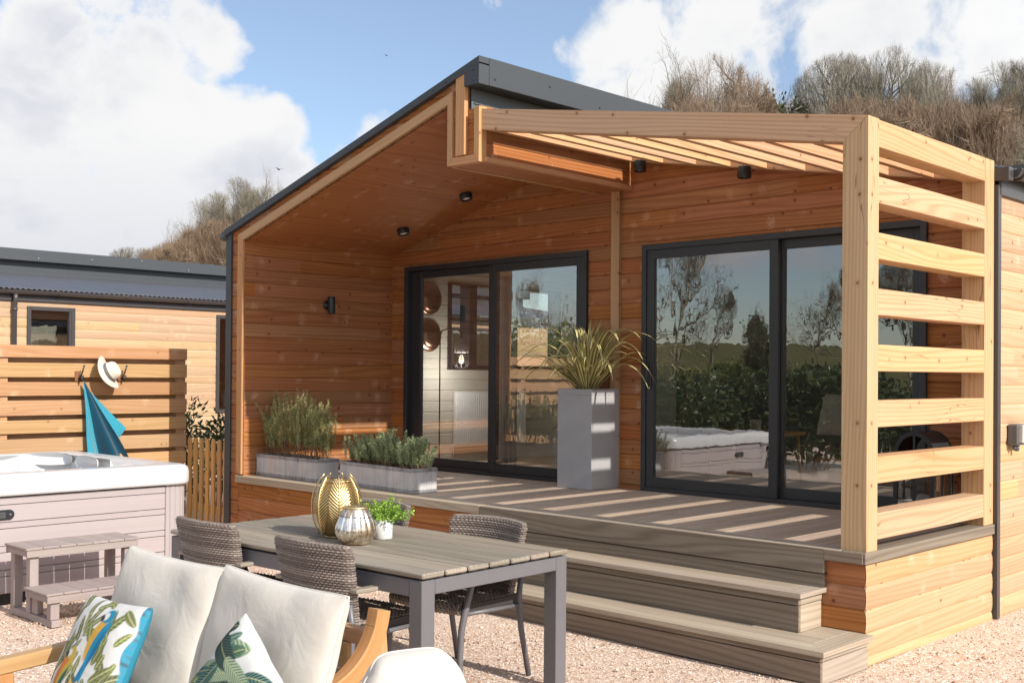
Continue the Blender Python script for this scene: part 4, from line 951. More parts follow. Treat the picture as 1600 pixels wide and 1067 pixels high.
for s in range(44):
    d=V((random.gauss(0,.75),random.gauss(0,.75),random.uniform(.5,1.3))).normalized(); L=random.uniform(.10,.175)
    p0=V((random.uniform(-.02,.02),random.uniform(-.02,.02),.085)); pts=[p0+d*L*f+V((0,0,-.03*f*f)) for f in (0,.33,.66,1)]
    ms.tube(pts,.0012,4,cap=False)
    for q in range(24):
        f=random.uniform(.25,1.05); p=p0+d*L*f+V((0,0,-.03*f*f))+V((random.gauss(0,.008),random.gauss(0,.008),random.gauss(0,.008)))
        leaf_quad(mb,p,d*.4+V((random.uniform(-1,1),random.uniform(-1,1),random.uniform(-.2,1))),random.uniform(.014,.024),random.uniform(.005,.008),random.random())
mb.build('leaves',F['fresh'],pl); ms.build('stems',F['fresh'],pl)

# ------------------------------------------------------------------ planters on the porch
def zinc_box(label,x,y,rz,Lx,Ly,h):
    t=thing('zinc_planter',label,'planter',(x,y,G+.002),rz,'zinc troughs on the porch edge')
    mb=MB(); b=.008
    mb.box(-Lx/2,Lx/2,-Ly/2,-Ly/2+b,.03,h-.028,.001); mb.box(-Lx/2,Lx/2,Ly/2-b,Ly/2,.03,h-.028,.001); mb.box(-Lx/2,-Lx/2+b,-Ly/2+b,Ly/2-b,.03,h-.028,.001); mb.box(Lx/2-b,Lx/2,-Ly/2+b,Ly/2-b,.03,h-.028,.001)
    # pressed flutes near both ends, round the short sides and a seam
    fl=[-Lx/2+.02+.017*k for k in range(9)]+[Lx/2-.02-.017*k for k in range(9)]+[0.0,.02,-.02]+[ .11+.017*k for k in range(7)]
    for u in fl: mb.tube([(u,-Ly/2-.0005,.03),(u,-Ly/2-.0005,h-.03)],.0034,5,cap=False)
    u=-Ly/2+.02
    while u<Ly/2-.01: mb.tube([(Lx/2+.0005,u,.03),(Lx/2+.0005,u,h-.03)],.0034,5,cap=False); u+=.017
    mb.build('trough',K['zinc'],t)
    for (z0,z1,o,nm) in ((h-.030,h,.006,'rim'),(0,.032,.005,'foot_band')):
        mb=MB(); X,Y=Lx/2+o,Ly/2+o; q=.014
        mb.box(-X,X,-Y,-Y+q,z0,z1,.003); mb.box(-X,X,Y-q,Y,z0,z1,.003); mb.box(-X,-X+q,-Y+q,Y-q,z0,z1,.003); mb.box(X-q,X,-Y+q,Y-q,z0,z1,.003); mb.build(nm,K['zincdark'],t)
    mb=MB(); mb.box(-Lx/2+.009,Lx/2-.009,-Ly/2+.009,Ly/2-.009,.02,h-.032,0); mb.build('soil',K['soil'],t)
    return t
zinc_box('grey zinc trough holding tall upright rosemary, nearer the lodge corner',-5.84,.245,math.radians(-1.5),1.0,.245,.205)
zinc_box('grey zinc trough holding low bushy lavender, beside the porch floor',-4.55,.275,math.radians(-4.5),1.07,.26,.205)
def herb(name,label,x,y,rz,Lx,Ly,z,n,hmin,hmax,spread,leafn,ll,lw,fol,bunch):
    t=thing(name,label,'plant',(x,y,z),rz)
    mb=MB(); ms=MB()
    for s in range(n):
        c=bunch[s%len(bunch)]
        p=V((c[0]*Lx+random.gauss(0,.035),random.gauss(0,Ly*.22),0)); L=random.uniform(hmin,hmax)*c[1]
        d=V((random.gauss(0,spread)+ (p.x-c[0]*Lx)*2.0+c[0]*.25,random.gauss(0,spread),1)).normalized(); pts=[p]; q=p.copy(); m=9
        for k in range(m):
            d=(d+V((random.gauss(0,.08),random.gauss(0,.08),.10))).normalized(); q=q+d*L/m; pts.append(q.copy())
        ms.tube(pts,[.0032*(1-.75*k/m) for k in range(m+1)],4,cap=False)
        for k in range(leafn):
            f=random.uniform(.22,1)**.8; i=min(int(f*m),m-1); g=f*m-i; pp_=pts[i].lerp(pts[i+1],g); tt=(pts[i+1]-pts[i]).normalized()
            dirn=(tt*random.uniform(.5,1.2)+V((random.gauss(0,1),random.gauss(0,1),random.gauss(0,.4))).normalized()*.8)
            leaf_quad(mb,pp_,dirn,ll*random.uniform(.7,1.2)*(1.1-.4*f),lw,random.random()*(.6+.4*f),.1)
    mb.build('leaves',fol,t); ms.build('stems',F['stem'],t)
herb('rosemary_bush','tall upright rosemary growing in the zinc trough by the lodge corner',-5.86,.25,0,1.0,.22,G+.165,115,.38,.66,.15,190,.030,.0026,F['rosemary'],[(-.40,.95),(-.22,.9),(-.08,1.05),(.02,1.0),(.13,.9),(.25,1.0),(.33,.85),(.42,.95)])
herb('lavender_bush','low bushy grey green lavender growing in the second zinc trough',-4.56,.29,math.radians(-4.5),1.05,.24,G+.165,230,.17,.33,.36,110,.034,.003,F['lavender'],[(-.40,.85),(-.30,.9),(-.16,.95),(-.02,1.0),(.06,1.15),(.18,.9),(.33,.95),(.42,.95)])
tp=thing('tall_planter','tall square grey planter standing against the porch wall between the doors','planter',(-3.433,1.622,G+.001))
mb=MB(); a,b,h=.197,.185,.862
mb.box(-a,a,-b,b,0,h-.05,.004,rnd=.3); 
for (x0,x1,y0,y1) in ((-a,a,-b,-b+.03),(-a,a,b-.03,b),(-a,-a+.03,-b+.03,b-.03),(a-.03,a,-b+.03,b-.03)): mb.box(x0,x1,y0,y1,h-.052,h,.004)
mb.build('body',K['planter'],tp)
mb=MB(); mb.box(-a+.031,a-.031,-b+.031,b-.031,h-.06,h-.03,0); mb.build('soil',K['soil'],tp)
fx=thing('flax_plant','variegated strappy flax arching out of the tall grey planter','plant',(-3.433,1.60,G+.83))
mb=MB()
def strap(p,az,lean,L,wd,droop,rnd,fold=.35,m=16):
    d=V((math.cos(az)*math.sin(lean),math.sin(az)*math.sin(lean),math.cos(lean))); side=V((-math.sin(az),math.cos(az),0)); q=p.copy(); rows=[];uv=[]
    for k in range(m+1):
        f=k/m; ww=wd*(min(1,.55+1.4*f) if f<.35 else 1)*(1-max(0,(f-.35)/.65)**2.0)+.0006
        nrm=side.cross(d).normalized(); rows.append([q-side*ww+nrm*ww*fold,q.copy(),q+side*ww+nrm*ww*fold]); uv.append([(0,f*L*5),(.5,f*L*5),(1,f*L*5)])
        q=q+d*L/m; d=(d+V((math.cos(az)*.25,math.sin(az)*.25,-1))*droop*(f**1.3)/m*3).normalized()
    mb.grid(rows,rnd=rnd,uv=uv)
for k in range(125):
    az=random.uniform(0,2*PI); r=random.uniform(0,.085); lean=min(1.05,abs(random.gauss(.42,.26)))
    if math.sin(az)>.3: lean*=.3      # wall behind
    strap(V((r*math.cos(az),r*math.sin(az)*.8,0)),az,lean,random.uniform(.34,.74),random.uniform(.013,.021),random.uniform(.8,2.2),random.random())
for (az,lean,L,wd,dr) in ((-.15,.40,1.0,.021,2.2),(-.5,.45,1.05,.022,2.3),(-.9,.42,.98,.021,2.4),(3.3,.5,.9,.019,2.3),(3.7,.5,.86,.018,2.2),(3.0,.6,.80,.017,2.4),(-1.25,.5,.92,.020,2.4),(-.3,.65,1.06,.018,2.1),(3.45,.75,.92,.018,2.0),(.05,.5,1.02,.017,2.0),(-2.2,.6,.76,.018,2.3),(.02,.7,.9,.017,2.6),(-.6,.8,.95,.018,2.2),(3.2,.9,.84,.017,2.0),(-1.6,.6,.8,.019,2.6),(-.05,.3,.8,.019,1.6),(3.1,.35,.78,.019,1.9),(-.7,.6,1.0,.02,2.4),(-.2,.9,.95,.016,2.2),(3.5,.6,.9,.018,2.4)):
    strap(V((.03*math.cos(az),.03*math.sin(az),0)),az,lean,L,wd,dr,random.random()*.5,m=22)
mb.build('leaves',F['strap'],fx)

# ------------------------------------------------------------------ cushions
def pillow(name,w,h,t,mats,n=44,seed=0,rc=.012,printf=None,pinch=.05,power=.42,edge_mat=None,cr=.012):
    """w x h x t, local x right, y up, z towards the front"""
    r_=random.Random(seed); ph=[r_.uniform(0,6.28) for _ in range(12)]
    def wr(u,v,s):
        return cr*(.5*math.sin(5*u+3*v+ph[0])*math.sin(2*u-4*v+ph[1])+.35*math.sin(9*u*v+ph[2]+s)+.25*math.sin(13*u-6*v+ph[3])*abs(u*v)+.55*math.sin(16*math.atan2(1-abs(v),1.02-abs(u))+ph[4]*s)*(abs(u*v))**5)
    def pt(u,v,s):
        e=1-pinch*(1-v*v)*abs(u)**3; f=1-pinch*(1-u*u)*abs(v)**3
        k=((1-abs(u)**2.6)**power)*((1-abs(v)**2.6)**power)
        cg=0.0; q_=10 if rc<.05 else 4; e*=1-rc*abs(v)**q_*u*u; f*=1-rc*abs(u)**q_*v*v
        return (u*w/2*e, v*h/2*f, s*(t/2*k+ (wr(u,v,s)*k**.5))+cg*s)
    mb=MB(); cols=[]
    sp=[math.sin(PI/2*(-1+2*i/(n-1))) for i in range(n)] if not printf else [-1+2*i/(n-1) for i in range(n)]
    for s in (1,-1):
        rows=[[pt(u,v,s) for u in sp] for v in sp]
        mb.grid(rows,mat=0 if s>0 else len(mats)-1)
    if not printf:
        ring=[(-1+2*i/24,-1) for i in range(24)]+[(1,-1+2*i/24) for i in range(24)]+[(1-2*i/24,1) for i in range(24)]+[(-1,1-2*i/24) for i in range(25)]
        mb.tube([pt(a,b,1) for a,b in ring],.0042,6,cap=False)
    o=mb.build(name,mats)
    if printf:
        us,vs=np.meshgrid(np.array(sp),np.array(sp)); c=printf(us,vs)*.66; c2=np.tile(np.array([[.03,.20,.29]]),(n*n,1)) if edge_mat else c.reshape(-1,3)
        allc=np.concatenate([c.reshape(-1,3),c2]); a=o.data.color_attributes.new('print','FLOAT_COLOR','POINT'); a.data.foreach_set('color',np.concatenate([allc,np.ones((len(allc),1))],1).astype(np.float32).ravel())
    return o
def place(o,c,xdir,ydir):
    x=V(xdir).normalized(); y=V(ydir); y=(y-x*y.dot(x)).normalized(); z=x.cross(y)
    o.rotation_euler=Matrix((x,y,z)).transposed().to_euler(); o.location=c
# patterns painted as colour over the cushion cloth (u right, v up, -1..1)
def blend(c,m,col): return c*(1-m[...,None])+np.array(col)*m[...,None]
def sm(d,e): return np.clip(.5-d/e,0,1)
def leafmask(u,v,x,y,ang,L,wd,e=.03,bend=0.0):
    ca,sa=math.cos(ang),math.sin(ang); a=((u-x)*ca+(v-y)*sa)/L; b=(-(u-x)*sa+(v-y)*ca)/L-bend*a*(1-a)
    prof=wd*np.sqrt(np.clip(a*(1-a)*4,0,1))*(1-.25*a); ins=(a>0)&(a<1)
    return np.where(ins,sm((np.abs(b)-prof)*L,e),0),a,b
def tropical(c,u,v,x,y,ang,L,wd,c1,c2,rib=(.75,.72,.4),nr=16,bend=0.0):
    m,a,b=leafmask(u,v,x,y,ang,L,wd,bend=bend); s=.5+.5*np.sin((a-np.abs(b)*1.1)*nr*2*np.pi/2)
    cc=np.array(c1)[None,None]*s[...,None]+np.array(c2)[None,None]*(1-s[...,None]); mid=np.clip(1-np.abs(b)*L/.018,0,1)
    cc=cc*(1-mid[...,None]*.7)+np.array(rib)*mid[...,None]*.7
    return c*(1-m[...,None])+cc*m[...,None]
def ell(u,v,x,y,ang,a,b,e=.03):
    ca,sa=math.cos(ang),math.sin(ang); p=((u-x)*ca+(v-y)*sa)/a; q=(-(u-x)*sa+(v-y)*ca)/b
    return sm((np.sqrt(p*p+q*q)-1)*min(a,b),e)
def bird(c,u,v,x,y,s,ang,breast,wing,tail):
    def R(dx,dy): return x+s*(dx*math.cos(ang)-dy*math.sin(ang)), y+s*(dx*math.sin(ang)+dy*math.cos(ang))
    for (dx,dy,aa,a,b,col) in ((.02,-.62,1.45,.52,.055,tail),(.08,-.55,1.6,.45,.045,wing),(0,0,1.45,.42,.17,breast),(.11,-.05,1.35,.42,.12,wing),(.15,-.15,1.4,.34,.06,tail),(.02,.40,.4,.16,.13,wing),(-.06,.38,.3,.085,.075,(.85,.83,.78)),(-.13,.33,-.9,.07,.05,(.06,.05,.06))):
        px,py=R(dx,dy); c=blend(c,ell(u,v,px,py,aa+ang,a*s,b*s),col)
    return c
def print_parrot(u,v):
    c=np.ones(u.shape+(3,))*np.array((.80,.79,.76)); r_=random.Random(5)
    G1,G2=(.16,.20,.05),(.33,.36,.12); O1,O2=(.10,.12,.06),(.24,.24,.14)
    for (x,y,a,L,w_) in ((-.75,-.35,1.1,.8,.10),(-.72,-.3,.8,.75,.10),(-.7,-.35,1.4,.75,.09),(-.25,.35,1.2,.65,.10),(-.25,.35,.75,.6,.11),(-.25,.35,1.7,.55,.10),(-.25,.3,.35,.55,.10),(-.15,.05,-2.0,.5,.12),(-.05,.0,-1.6,.5,.13),(.42,.45,.9,.45,.22),(.5,.35,2.2,.4,.22),(.52,-.05,1.9,.5,.22),(.35,-.1,1.2,.5,.2),(.6,.0,-1.4,.5,.2),(.15,-1,1.9,.75,.30),(.45,-1,1.2,.7,.28),(-.3,-1,1.5,.4,.2),(-.45,-.95,2.2,.4,.2),(-.6,.75,2.3,.45,.2),(.6,.85,-.6,.4,.22),(.2,.85,2.6,.5,.15),(-.9,.3,1.2,.6,.08)):
        c=tropical(c,u,v,x,y,a,L,w_,G1 if r_.random()<.6 else O1,G2 if r_.random()<.6 else O2,nr=r_.choice((10,14,18)))
    for k in range(20):
        x,y=r_.uniform(-.95,.8),r_.uniform(-.95,.8)
        c=tropical(c,u,v,x,y,r_.uniform(.2,2.4),r_.uniform(.28,.5),r_.uniform(.14,.24),O1 if k%3 else G1,O2 if k%2 else G2,nr=r_.choice((9,12)))
    c=bird(c,u,v,.18,.32,.95,-.12,(.72,.42,.08),(.03,.30,.48),(.02,.20,.40))
    c=bird(c,u,v,-.42,-.32,.82,-.25,(.72,.22,.06),(.55,.42,.08),(.05,.14,.12))
    for k in range(7): c=tropical(c,u,v,.05,-.62,.2+k*.9,.26,.28,(.75,.36,.05),(.80,.50,.12),nr=6)
    for k in range(9): c=tropical(c,u,v,-.92,-.9,.1+k*.7,.38,.3,(.50,.05,.08),(.68,.18,.20),nr=6)
    edge=np.maximum(0,u-.94+.03*np.sin(v*9)); m=np.clip(edge/.02,0,1); t=.5+.5*np.sin(v*17+u*20)*np.sin(v*31)
    c=c*(1-m[...,None])+(np.array((.05,.34,.50))[None,None]*(1-.75*t[...,None]**3)+.07*t[...,None])*m[...,None]
    return c
def print_leaf(u,v):
    c=np.ones(u.shape+(3,))*np.array((.76,.76,.72)); D1,D2=(.022,.04,.042),(.075,.12,.10); L1,L2=(.14,.24,.13),(.48,.56,.40); T1,T2=(.03,.10,.09),(.13,.26,.22)
    for (x,y,a,L,w_,p,q,nr) in ((-.9,-.2,.5,1.3,.20,L1,L2,26),(-.2,.9,-2.6,.9,.2,L1,L2,20),(-1,-.9,.75,1.9,.17,D1,D2,44),(-.9,-.6,.95,1.5,.12,(.12,.18,.07),(.40,.42,.2),30),(.1,-1,1.25,1.5,.2,L1,L2,30),(.5,.95,-1.7,1.2,.2,T1,T2,26),(.9,.2,-2.4,1.0,.2,(.16,.22,.10),L1,24),(.95,.95,-2.4,.7,.28,T1,D2,18),(.1,.6,.6,.6,.2,D1,T2,16),(-.5,.3,1.2,.6,.25,T1,L1,18),(.6,-.9,1.8,.9,.2,D1,T2,26),(-.2,-.9,.35,1.0,.16,T1,L1,28)):
        c=tropical(c,u,v,x,y,a,L,w_,p,q,rib=(.6,.58,.3),nr=nr,bend=.25)
    r_=random.Random(8)
    for k in range(26):
        x,y=r_.uniform(-1.05,1.0),r_.uniform(-.1,.95); d=r_.choice(((D1,D2,30),(T1,T2,22),(L1,L2,24),(D1,T2,26),(D2,L1,20)))
        c=tropical(c,u,v,x,y,r_.uniform(-2.8,.9),r_.uniform(.5,.95),r_.uniform(.15,.24),d[0],d[1],rib=(.5,.5,.28),nr=d[2],bend=r_.uniform(-.3,.3))
    return c

# ------------------------------------------------------------------ garden sofa
sofa=thing('garden_sofa','acacia garden sofa with curved wooden arms and cream cushions','sofa',(-.57,-3.95,0))
SXL,SXR=-1.235,.085
path=cat([(-3.560,.845),(-3.578,.775),(-3.622,.700),(-3.700,.636),(-3.825,.590),(-4.00,.560),(-4.30,.538)],6)
def armpoly(th):
    up=[];dn=[]
    for i,p in enumerate(path):
        a=V(path[max(i-1,0)]); b=V(path[min(i+1,len(path)-1)]); d=(b-a).normalized(); n=V((d.y,-d.x))
        up.append(tuple(V(p)-n*th)); dn.append(tuple(V(p)+n*th))
    return up,dn
path0=path
for X in (SXL,SXR):
    path=path0[9:] if X==SXL else path0
    up,dn=armpoly(.028); mb=MB(); hw=.030
    rows=[]
    for u_,d_ in zip(up,dn):
        b=.006; dv=(V(u_)-V(d_)).normalized()*b; u2=V(u_)-dv; d2=V(d_)+dv
        rows.append([(X-hw+b,u_[0],u_[1]),(X+hw-b,u_[0],u_[1]),(X+hw,u2[0],u2[1]),(X+hw,d2[0],d2[1]),(X+hw-b,d_[0],d_[1]),(X-hw+b,d_[0],d_[1]),(X-hw,d2[0],d2[1]),(X-hw,u2[0],u2[1])])
    L=0; uv=[]
    for i,p in enumerate(path):
        if i: L+=(V(p)-V(path[i-1])).length
        uv.append([(L,q*.03) for q in range(8)])
    mb.grid(rows,closed_u=True,uv=uv,smooth=False,rnd=random.random()); mb.face(rows[0]); mb.face(rows[-1]); mb.build('arm',W['acacia'],sofa)
    mb=MB(); mb.box(X-.0265,X+.0265,-4.285,-4.225,0,.512,.004); mb.build('leg',W['acacia'],sofa)
    mb=MB(); mb.prism([(-3.60,.62 if X==SXL else .80),(-3.555,.63 if X==SXL else .815),(-3.48,0),(-3.535,0)],0,X-.0255,X+.0255,(.1,-1)); mb.build('leg',W['acacia'],sofa)
for (y,z0,z1,nm) in ((-4.255,.20,.285,'seat_rail'),(-3.60,.20,.285,'seat_rail'),(-3.575,.72,.775,'back_rail')):
    mb=MB(); mb.box(SXL+.036,SXR-.036,y-.018,y+.018,z0,z1,.004); mb.build(nm,W['acacia'],sofa)
for k in range(9):
    x=SXL+.15+k*(SXR-SXL-.3)/8; mb=MB(); mb.box(x-.022,x+.022,-3.595,-3.573,.286,.719,.003,grain=2); mb.build('back_slat',W['acacia'],sofa)
reloc(sofa)
for (x,l) in ((-.905,'cream seat cushion at the hot tub end of the garden sofa'),(-.255,'cream seat cushion at the curved arm end of the garden sofa')):
    o=pillow('seat_cushion',.645,.66,.14,[K['linen']],seed=int(-x*100),pinch=.01,power=.18); place(o,(x,-3.945,.352),(1,0,0),(0,1,.02)); tag(o,l,'cushion','seat cushions of the garden sofa')
def back_cushion(x,y,z,w,h,rz,tilt,seed,l):
    o=pillow('back_cushion',w,h,.14,[K['linen']],seed=seed,pinch=.05,power=.36,cr=.012); xd=V((math.cos(rz),math.sin(rz),0)); yd=V((-math.sin(rz)*math.sin(tilt),math.cos(rz)*math.sin(tilt),math.cos(tilt)))
    place(o,(x,y,z),xd,yd); return tag(o,l,'cushion','back cushions of the garden sofa')
back_cushion(-.915,-3.82,.655,.75,.56,math.radians(-1),math.radians(17),3,'plump cream back cushion leaning behind the parrot print cushion')
back_cushion(-.20,-3.82,.660,.785,.56,math.radians(-3),math.radians(15),9,'plump cream back cushion leaning behind the green leaf print cushion')
o=pillow('parrot_cushion',.45,.44,.13,[K['print'],K['print']],n=160,seed=21,printf=print_parrot,pinch=.05,edge_mat=True,cr=.006)
place(o,(-.845,-4.085,.60),V((.97,.02,.03)),V((-.17,.42,.88))); tag(o,'parrot and tropical leaf print cushion with bright blue edge','cushion')
o=pillow('leaf_cushion',.40,.40,.13,[K['print'],K['print']],n=150,seed=33,printf=print_leaf,pinch=.06,cr=.006)
place(o,(-.05,-4.03,.60),V((.80,-.12,-.50)),V((.42,.30,.82))); tag(o,'white cushion printed with dark green palm leaves on the sofa','cushion')
# armchair at the near edge: only its back cushion rises into the picture
ac=thing('garden_armchair','acacia garden armchair beside the sofa, with a cream cushion','armchair',(.95,-4.15,0),math.radians(-58))
for s in (-1,1):
    mb=MB(); mb.box(s*.33-.03,s*.33+.03,-.40,.30,.30,.36,.005); mb.build('arm',W['acacia'],ac)
    for y in (-.38,.26):
        mb=MB(); mb.box(s*.33-.028,s*.33+.028,y-.03,y+.03,0,.299,.004); mb.build('leg',W['acacia'],ac)
mb=MB(); mb.box(-.30,.30,.24,.28,.2,.29,.004); mb.box(-.30,.30,-.40,-.36,.2,.29,.004); mb.build('seat_rail',W['acacia'],ac)
mb=MB(); mb.box(-.29,.29,-.36,.24,.25,.285,.003); mb.build('seat',W['acacia'],ac)
o=pillow('armchair_cushion',.30,.46,.24,[K['linen']],rc=.22,seed=41,pinch=.0,power=.5,cr=.010); place(o,(.735,-3.955,.655),(.30,.95,.0),(-.25,.10,.96)); tag(o,'rounded cream cushion of the armchair in front of the table leg','cushion')

# ------------------------------------------------------------------ lamps, lantern, box
sln=V((.2755,0,-.9613))
for (x,y,z,l) in ((-4.785,1.39,0,'black cylinder spotlight on the porch ceiling, nearer the pergola'),(-5.684,1.38,0,'black cylinder spotlight on the porch ceiling, above the left sliding door')):
    t=thing('ceiling_spotlight',l,'spotlight',(x,y,3.733+.2865*(x+3.438)+.006),0,'spotlights under the porch ceiling'); t.rotation_euler=(0,math.atan(-.2865),0)
    mb=MB(); mb.lathe([(0,.0),(.058,.0),(.061,-.004),(.061,-.082),(.058,-.086),(.048,-.086),(.044,-.072),(0,-.072)],n=28); mb.build('housing',K['lamp'],t)
    mb=MB(); mb.lathe([(.043,-.0725),(.02,-.078),(0,-.079)],n=20); mb.build('lens',K['diff'],t)
for (x,l) in ((-2.90,'black spotlight under the pergola beside the valley beam'),(-1.87,'black spotlight under the middle of the pergola rafters')):
    z=bb(x)+.002; t=thing('pergola_spotlight',l,'spotlight',(x,1.645,z),0,'spotlights under the pergola')
    mb=MB(); mb.lathe([(0,.0),(.053,.0),(.055,-.004),(.055,-.085),(.052,-.089),(.044,-.089),(.040,-.075),(0,-.075)],n=28); mb.build('housing',K['lamp'],t)
    mb=MB(); mb.lathe([(.040,-.0755),(.02,-.080),(0,-.081)],n=20); mb.build('lens',K['diff'],t)
wl=thing('wall_light','black cylindrical up and down light on the porch side wall','wall light',(-6.36,.955,2.31))
mb=MB(); mb.lathe([(.0,-.085),(.036,-.085),(.038,-.08),(.038,.08),(.036,.085),(0,.085)],(.085,0,0),24); mb.build('housing',K['lamp'],wl)
mb=MB(); mb.lathe([(0,0),(.045,0),(.046,.012),(.018,.016),(.018,.055),(0,.055)],(0,0,0),24,axis=0); mb.build('bracket',K['lamp'],wl)
so=thing('outdoor_socket','grey weatherproof socket box on the sunny side wall','socket',(.014,2.09,1.235))
mb=MB(); mb.box(0,.075,-.085,.085,-.07,.075,.010); mb.build('housing',K['slat_socket'],so)
mb=MB(); mb.prism([(-.07,.07),(-.07,-.05),(.07,-.05),(.07,.07)],0,.076,.098,(1,0)); mb.build('cover',K['zinc'],so)
mb=MB(); mb.lathe([(0,-.115),(.016,-.112),(.018,-.07),(0,-.07)],(.035,0,0),12); mb.lathe([(0,-.10),(.012,-.10),(.014,-.07),(0,-.07)],(.035,-.045,0),12); mb.build('cable_gland',K['slat_socket'],so)
ln=thing('floor_lantern','black metal arched floor lantern on the porch behind the slatted screen','lantern',(-.36,1.52,G+.001))
mb=MB(); s=.145; g=.026
mb.box(-s,s,-s,s,0,.045,.003)
for sx in (-1,1):
    for sy in (-1,1):
        xa,xb=sorted((sx*s,sx*(s-g))); ya,yb=sorted((sy*s,sy*(s-g))); mb.box(xa,xb,ya,yb,.046,.455,.002)
for sy in (-1,1):
    for k in range(14):
        a0,a1=PI*k/14,PI*(k+1)/14; ro,ri=s,s-g; ya,yb=sorted((sy*s,sy*(s-.012)))
        mb.prism([(ro*math.cos(a0),.455+ro*1.15*math.sin(a0)),(ro*math.cos(a1),.455+ro*1.15*math.sin(a1)),(ri*math.cos(a1),.455+ri*1.15*math.sin(a1)),(ri*math.cos(a0),.455+ri*1.15*math.sin(a0))],1,ya,yb,(1,0))
    ya,yb=sorted((sy*(s-.002),sy*(s-.014))); mb.box(-.008,.008,ya,yb,.046,.60,.001); mb.box(-s+g,s-g,ya-.0005,yb-.0005,.435,.455,.001)
for sx in (-1,1):
    xa,xb=sorted((sx*(s-.002),sx*(s-.014))); mb.box(xa,xb,-s+g,s-g,.435,.455,.001); mb.box(xa,xb,-.007,.007,.046,.434,.001)
vault=[[((s-.004)*math.cos(PI*k/14),y,.455+(s-.004)*1.15*math.sin(PI*k/14)) for k in range(15)] for y in (-s+.013,s-.013)]; mb.grid(vault)
mb.build('frame',K['lamp'],ln)
mb=MB(); mb.tube([(.045*math.cos(2*PI*k/24),0,.66+.045*math.sin(2*PI*k/24)) for k in range(25)],.005,6); mb.build('ring',K['lamp'],ln)
mb=MB()
for q in ([(-s+.012,-s+.01,.03),(s-.012,-s+.01,.03),(s-.012,-s+.01,.45),(-s+.012,-s+.01,.45)],[(s-.01,-s+.012,.03),(s-.01,s-.012,.03),(s-.01,s-.012,.45),(s-.01,-s+.012,.45)]): mb.face(q)
mb.build('pane',K['glass'],ln)
cd=MB(); cd.lathe([(0,0),(.04,0),(.041,.15),(.03,.16),(0,.152)],(-.36,1.52,G+.032),20); tag(cd.build('pillar_candle',K['white']),'ivory pillar candle standing inside the black floor lantern','candle')

# ------------------------------------------------------------------ inside the rooms
for (z,l) in ((2.455,'upper copper dome ornament on the pale interior wall'),(2.048,'lower copper dome ornament on the pale interior wall')):
    mb=MB(); r=.165; mb.lathe([(r+.012,0),(r+.012,.012),(r,.016)]+[(r*.93,.030),(r*.84,.026)]+[(r*.84*math.cos(PI/2*k/10),.026-.02*(1-math.cos(PI/2*k/10))+r*.30*math.sin(PI/2*k/10)) for k in range(1,11)],(0,0,0),40,axis=0); o=mb.build('wall_ornament',K['copper'],loc=(-6.395,2.372,z)); tag(o,l,'ornament','copper dome ornaments')
fl=thing('floor_lamp','slim black floor lamp with a caged shade inside the left door','lamp',(-6.1,2.275,G-.006))
mb=MB(); mb.lathe([(0,0),(.12,0),(.12,.012),(.02,.02),(0,.02)],n=24); mb.tube([(0,0,.01),(0,0,1.40),(.01,.02,1.46),(.03,.06,1.475),(.09,.17,1.475),(.115,.20,1.45),(.12,.205,1.38)],.008,8); mb.build('stand',K['lamp'],fl)
mb=MB(); mb.lathe([(.02,1.38),(.06,1.35),(.075,1.29),(.077,1.22),(.072,1.22),(.055,1.34),(0,1.36)],(.12,.205,0),24); mb.build('shade',K['zinc'],fl)
mb=MB()
for k in range(8):
    w=2*PI*k/8; mb.tube([(.12+.077*cos(w),.205+.077*sin(w),1.25),(.12+.085*cos(w),.205+.085*sin(w),1.12),(.12+.06*cos(w),.205+.06*sin(w),1.06)],.003,5)
for z,r in ((1.19,.082),(1.12,.086),(1.06,.061)): mb.tube([(.12+r*cos(2*PI*k/24),.205+r*sin(2*PI*k/24),z) for k in range(25)],.003,5)
mb.build('cage',K['lamp'],fl)
mb=MB(); mb.lathe([(0,1.10),(.022,1.115),(.03,1.14),(.025,1.17),(.012,1.2),(0,1.2)],(.12,.205,0),14); mb.build('bulb',K['bulb'],fl)
bl=bpy.data.lights.new('lamp_fill','POINT'); bl.energy=LAMP_FILL; bl.color=(1,.95,.89); bl.shadow_soft_size=.12; blo=bpy.data.objects.new('lamp_fill',bl); COL.objects.link(blo); blo.parent=fl; blo.location=(.12,.205,1.02)  # point light added at the floor lamp to brighten the dim room
rd=thing('radiator','white panel radiator under the interior window','radiator',(-6.33,3.3,1.11))
mb=MB(); y=2.745
mb.box(-6.385,-6.335,2.735,3.88,.805,1.425,.006)
while y<3.87: mb.box(-6.336,-6.327,y,y+.022,.83,1.40,.004); y+=.0335
mb.build('panel',K['radiator'],rd)
mb=MB(); mb.tube([(-6.36,2.72,.64),(-6.36,2.72,.84),(-6.36,2.75,.86)],.008,6); mb.build('pipe',K['white'],rd); reloc(rd)
mb=MB(); mb.box(-6.398,-6.388,2.26,2.40,.78,.865,.003); tag(mb.build('wall_socket',K['lamp']),'black double socket low on the pale interior wall','socket')
mb=MB(); rows=[[(-4.98+.24*j/30,2.06+.025*math.sin(j*1.15),z) for j in range(31)] for z in (.70,2.60)]; mb.grid(rows); tag(mb.build('curtain',K['grey_fabric']),'taupe curtain hanging inside the left sliding door','curtain')
isf=thing('corner_sofa','grey upholstered corner sofa inside the right sliding door','sofa',(-1.8,4.6,G-.008))
def soft(x0,x1,y0,y1,z0,z1,nm,m=K['grey_fabric'],b=.03): q=MB(); q.box(x0,x1,y0,y1,z0,z1,b); q.build(nm,m,isf)
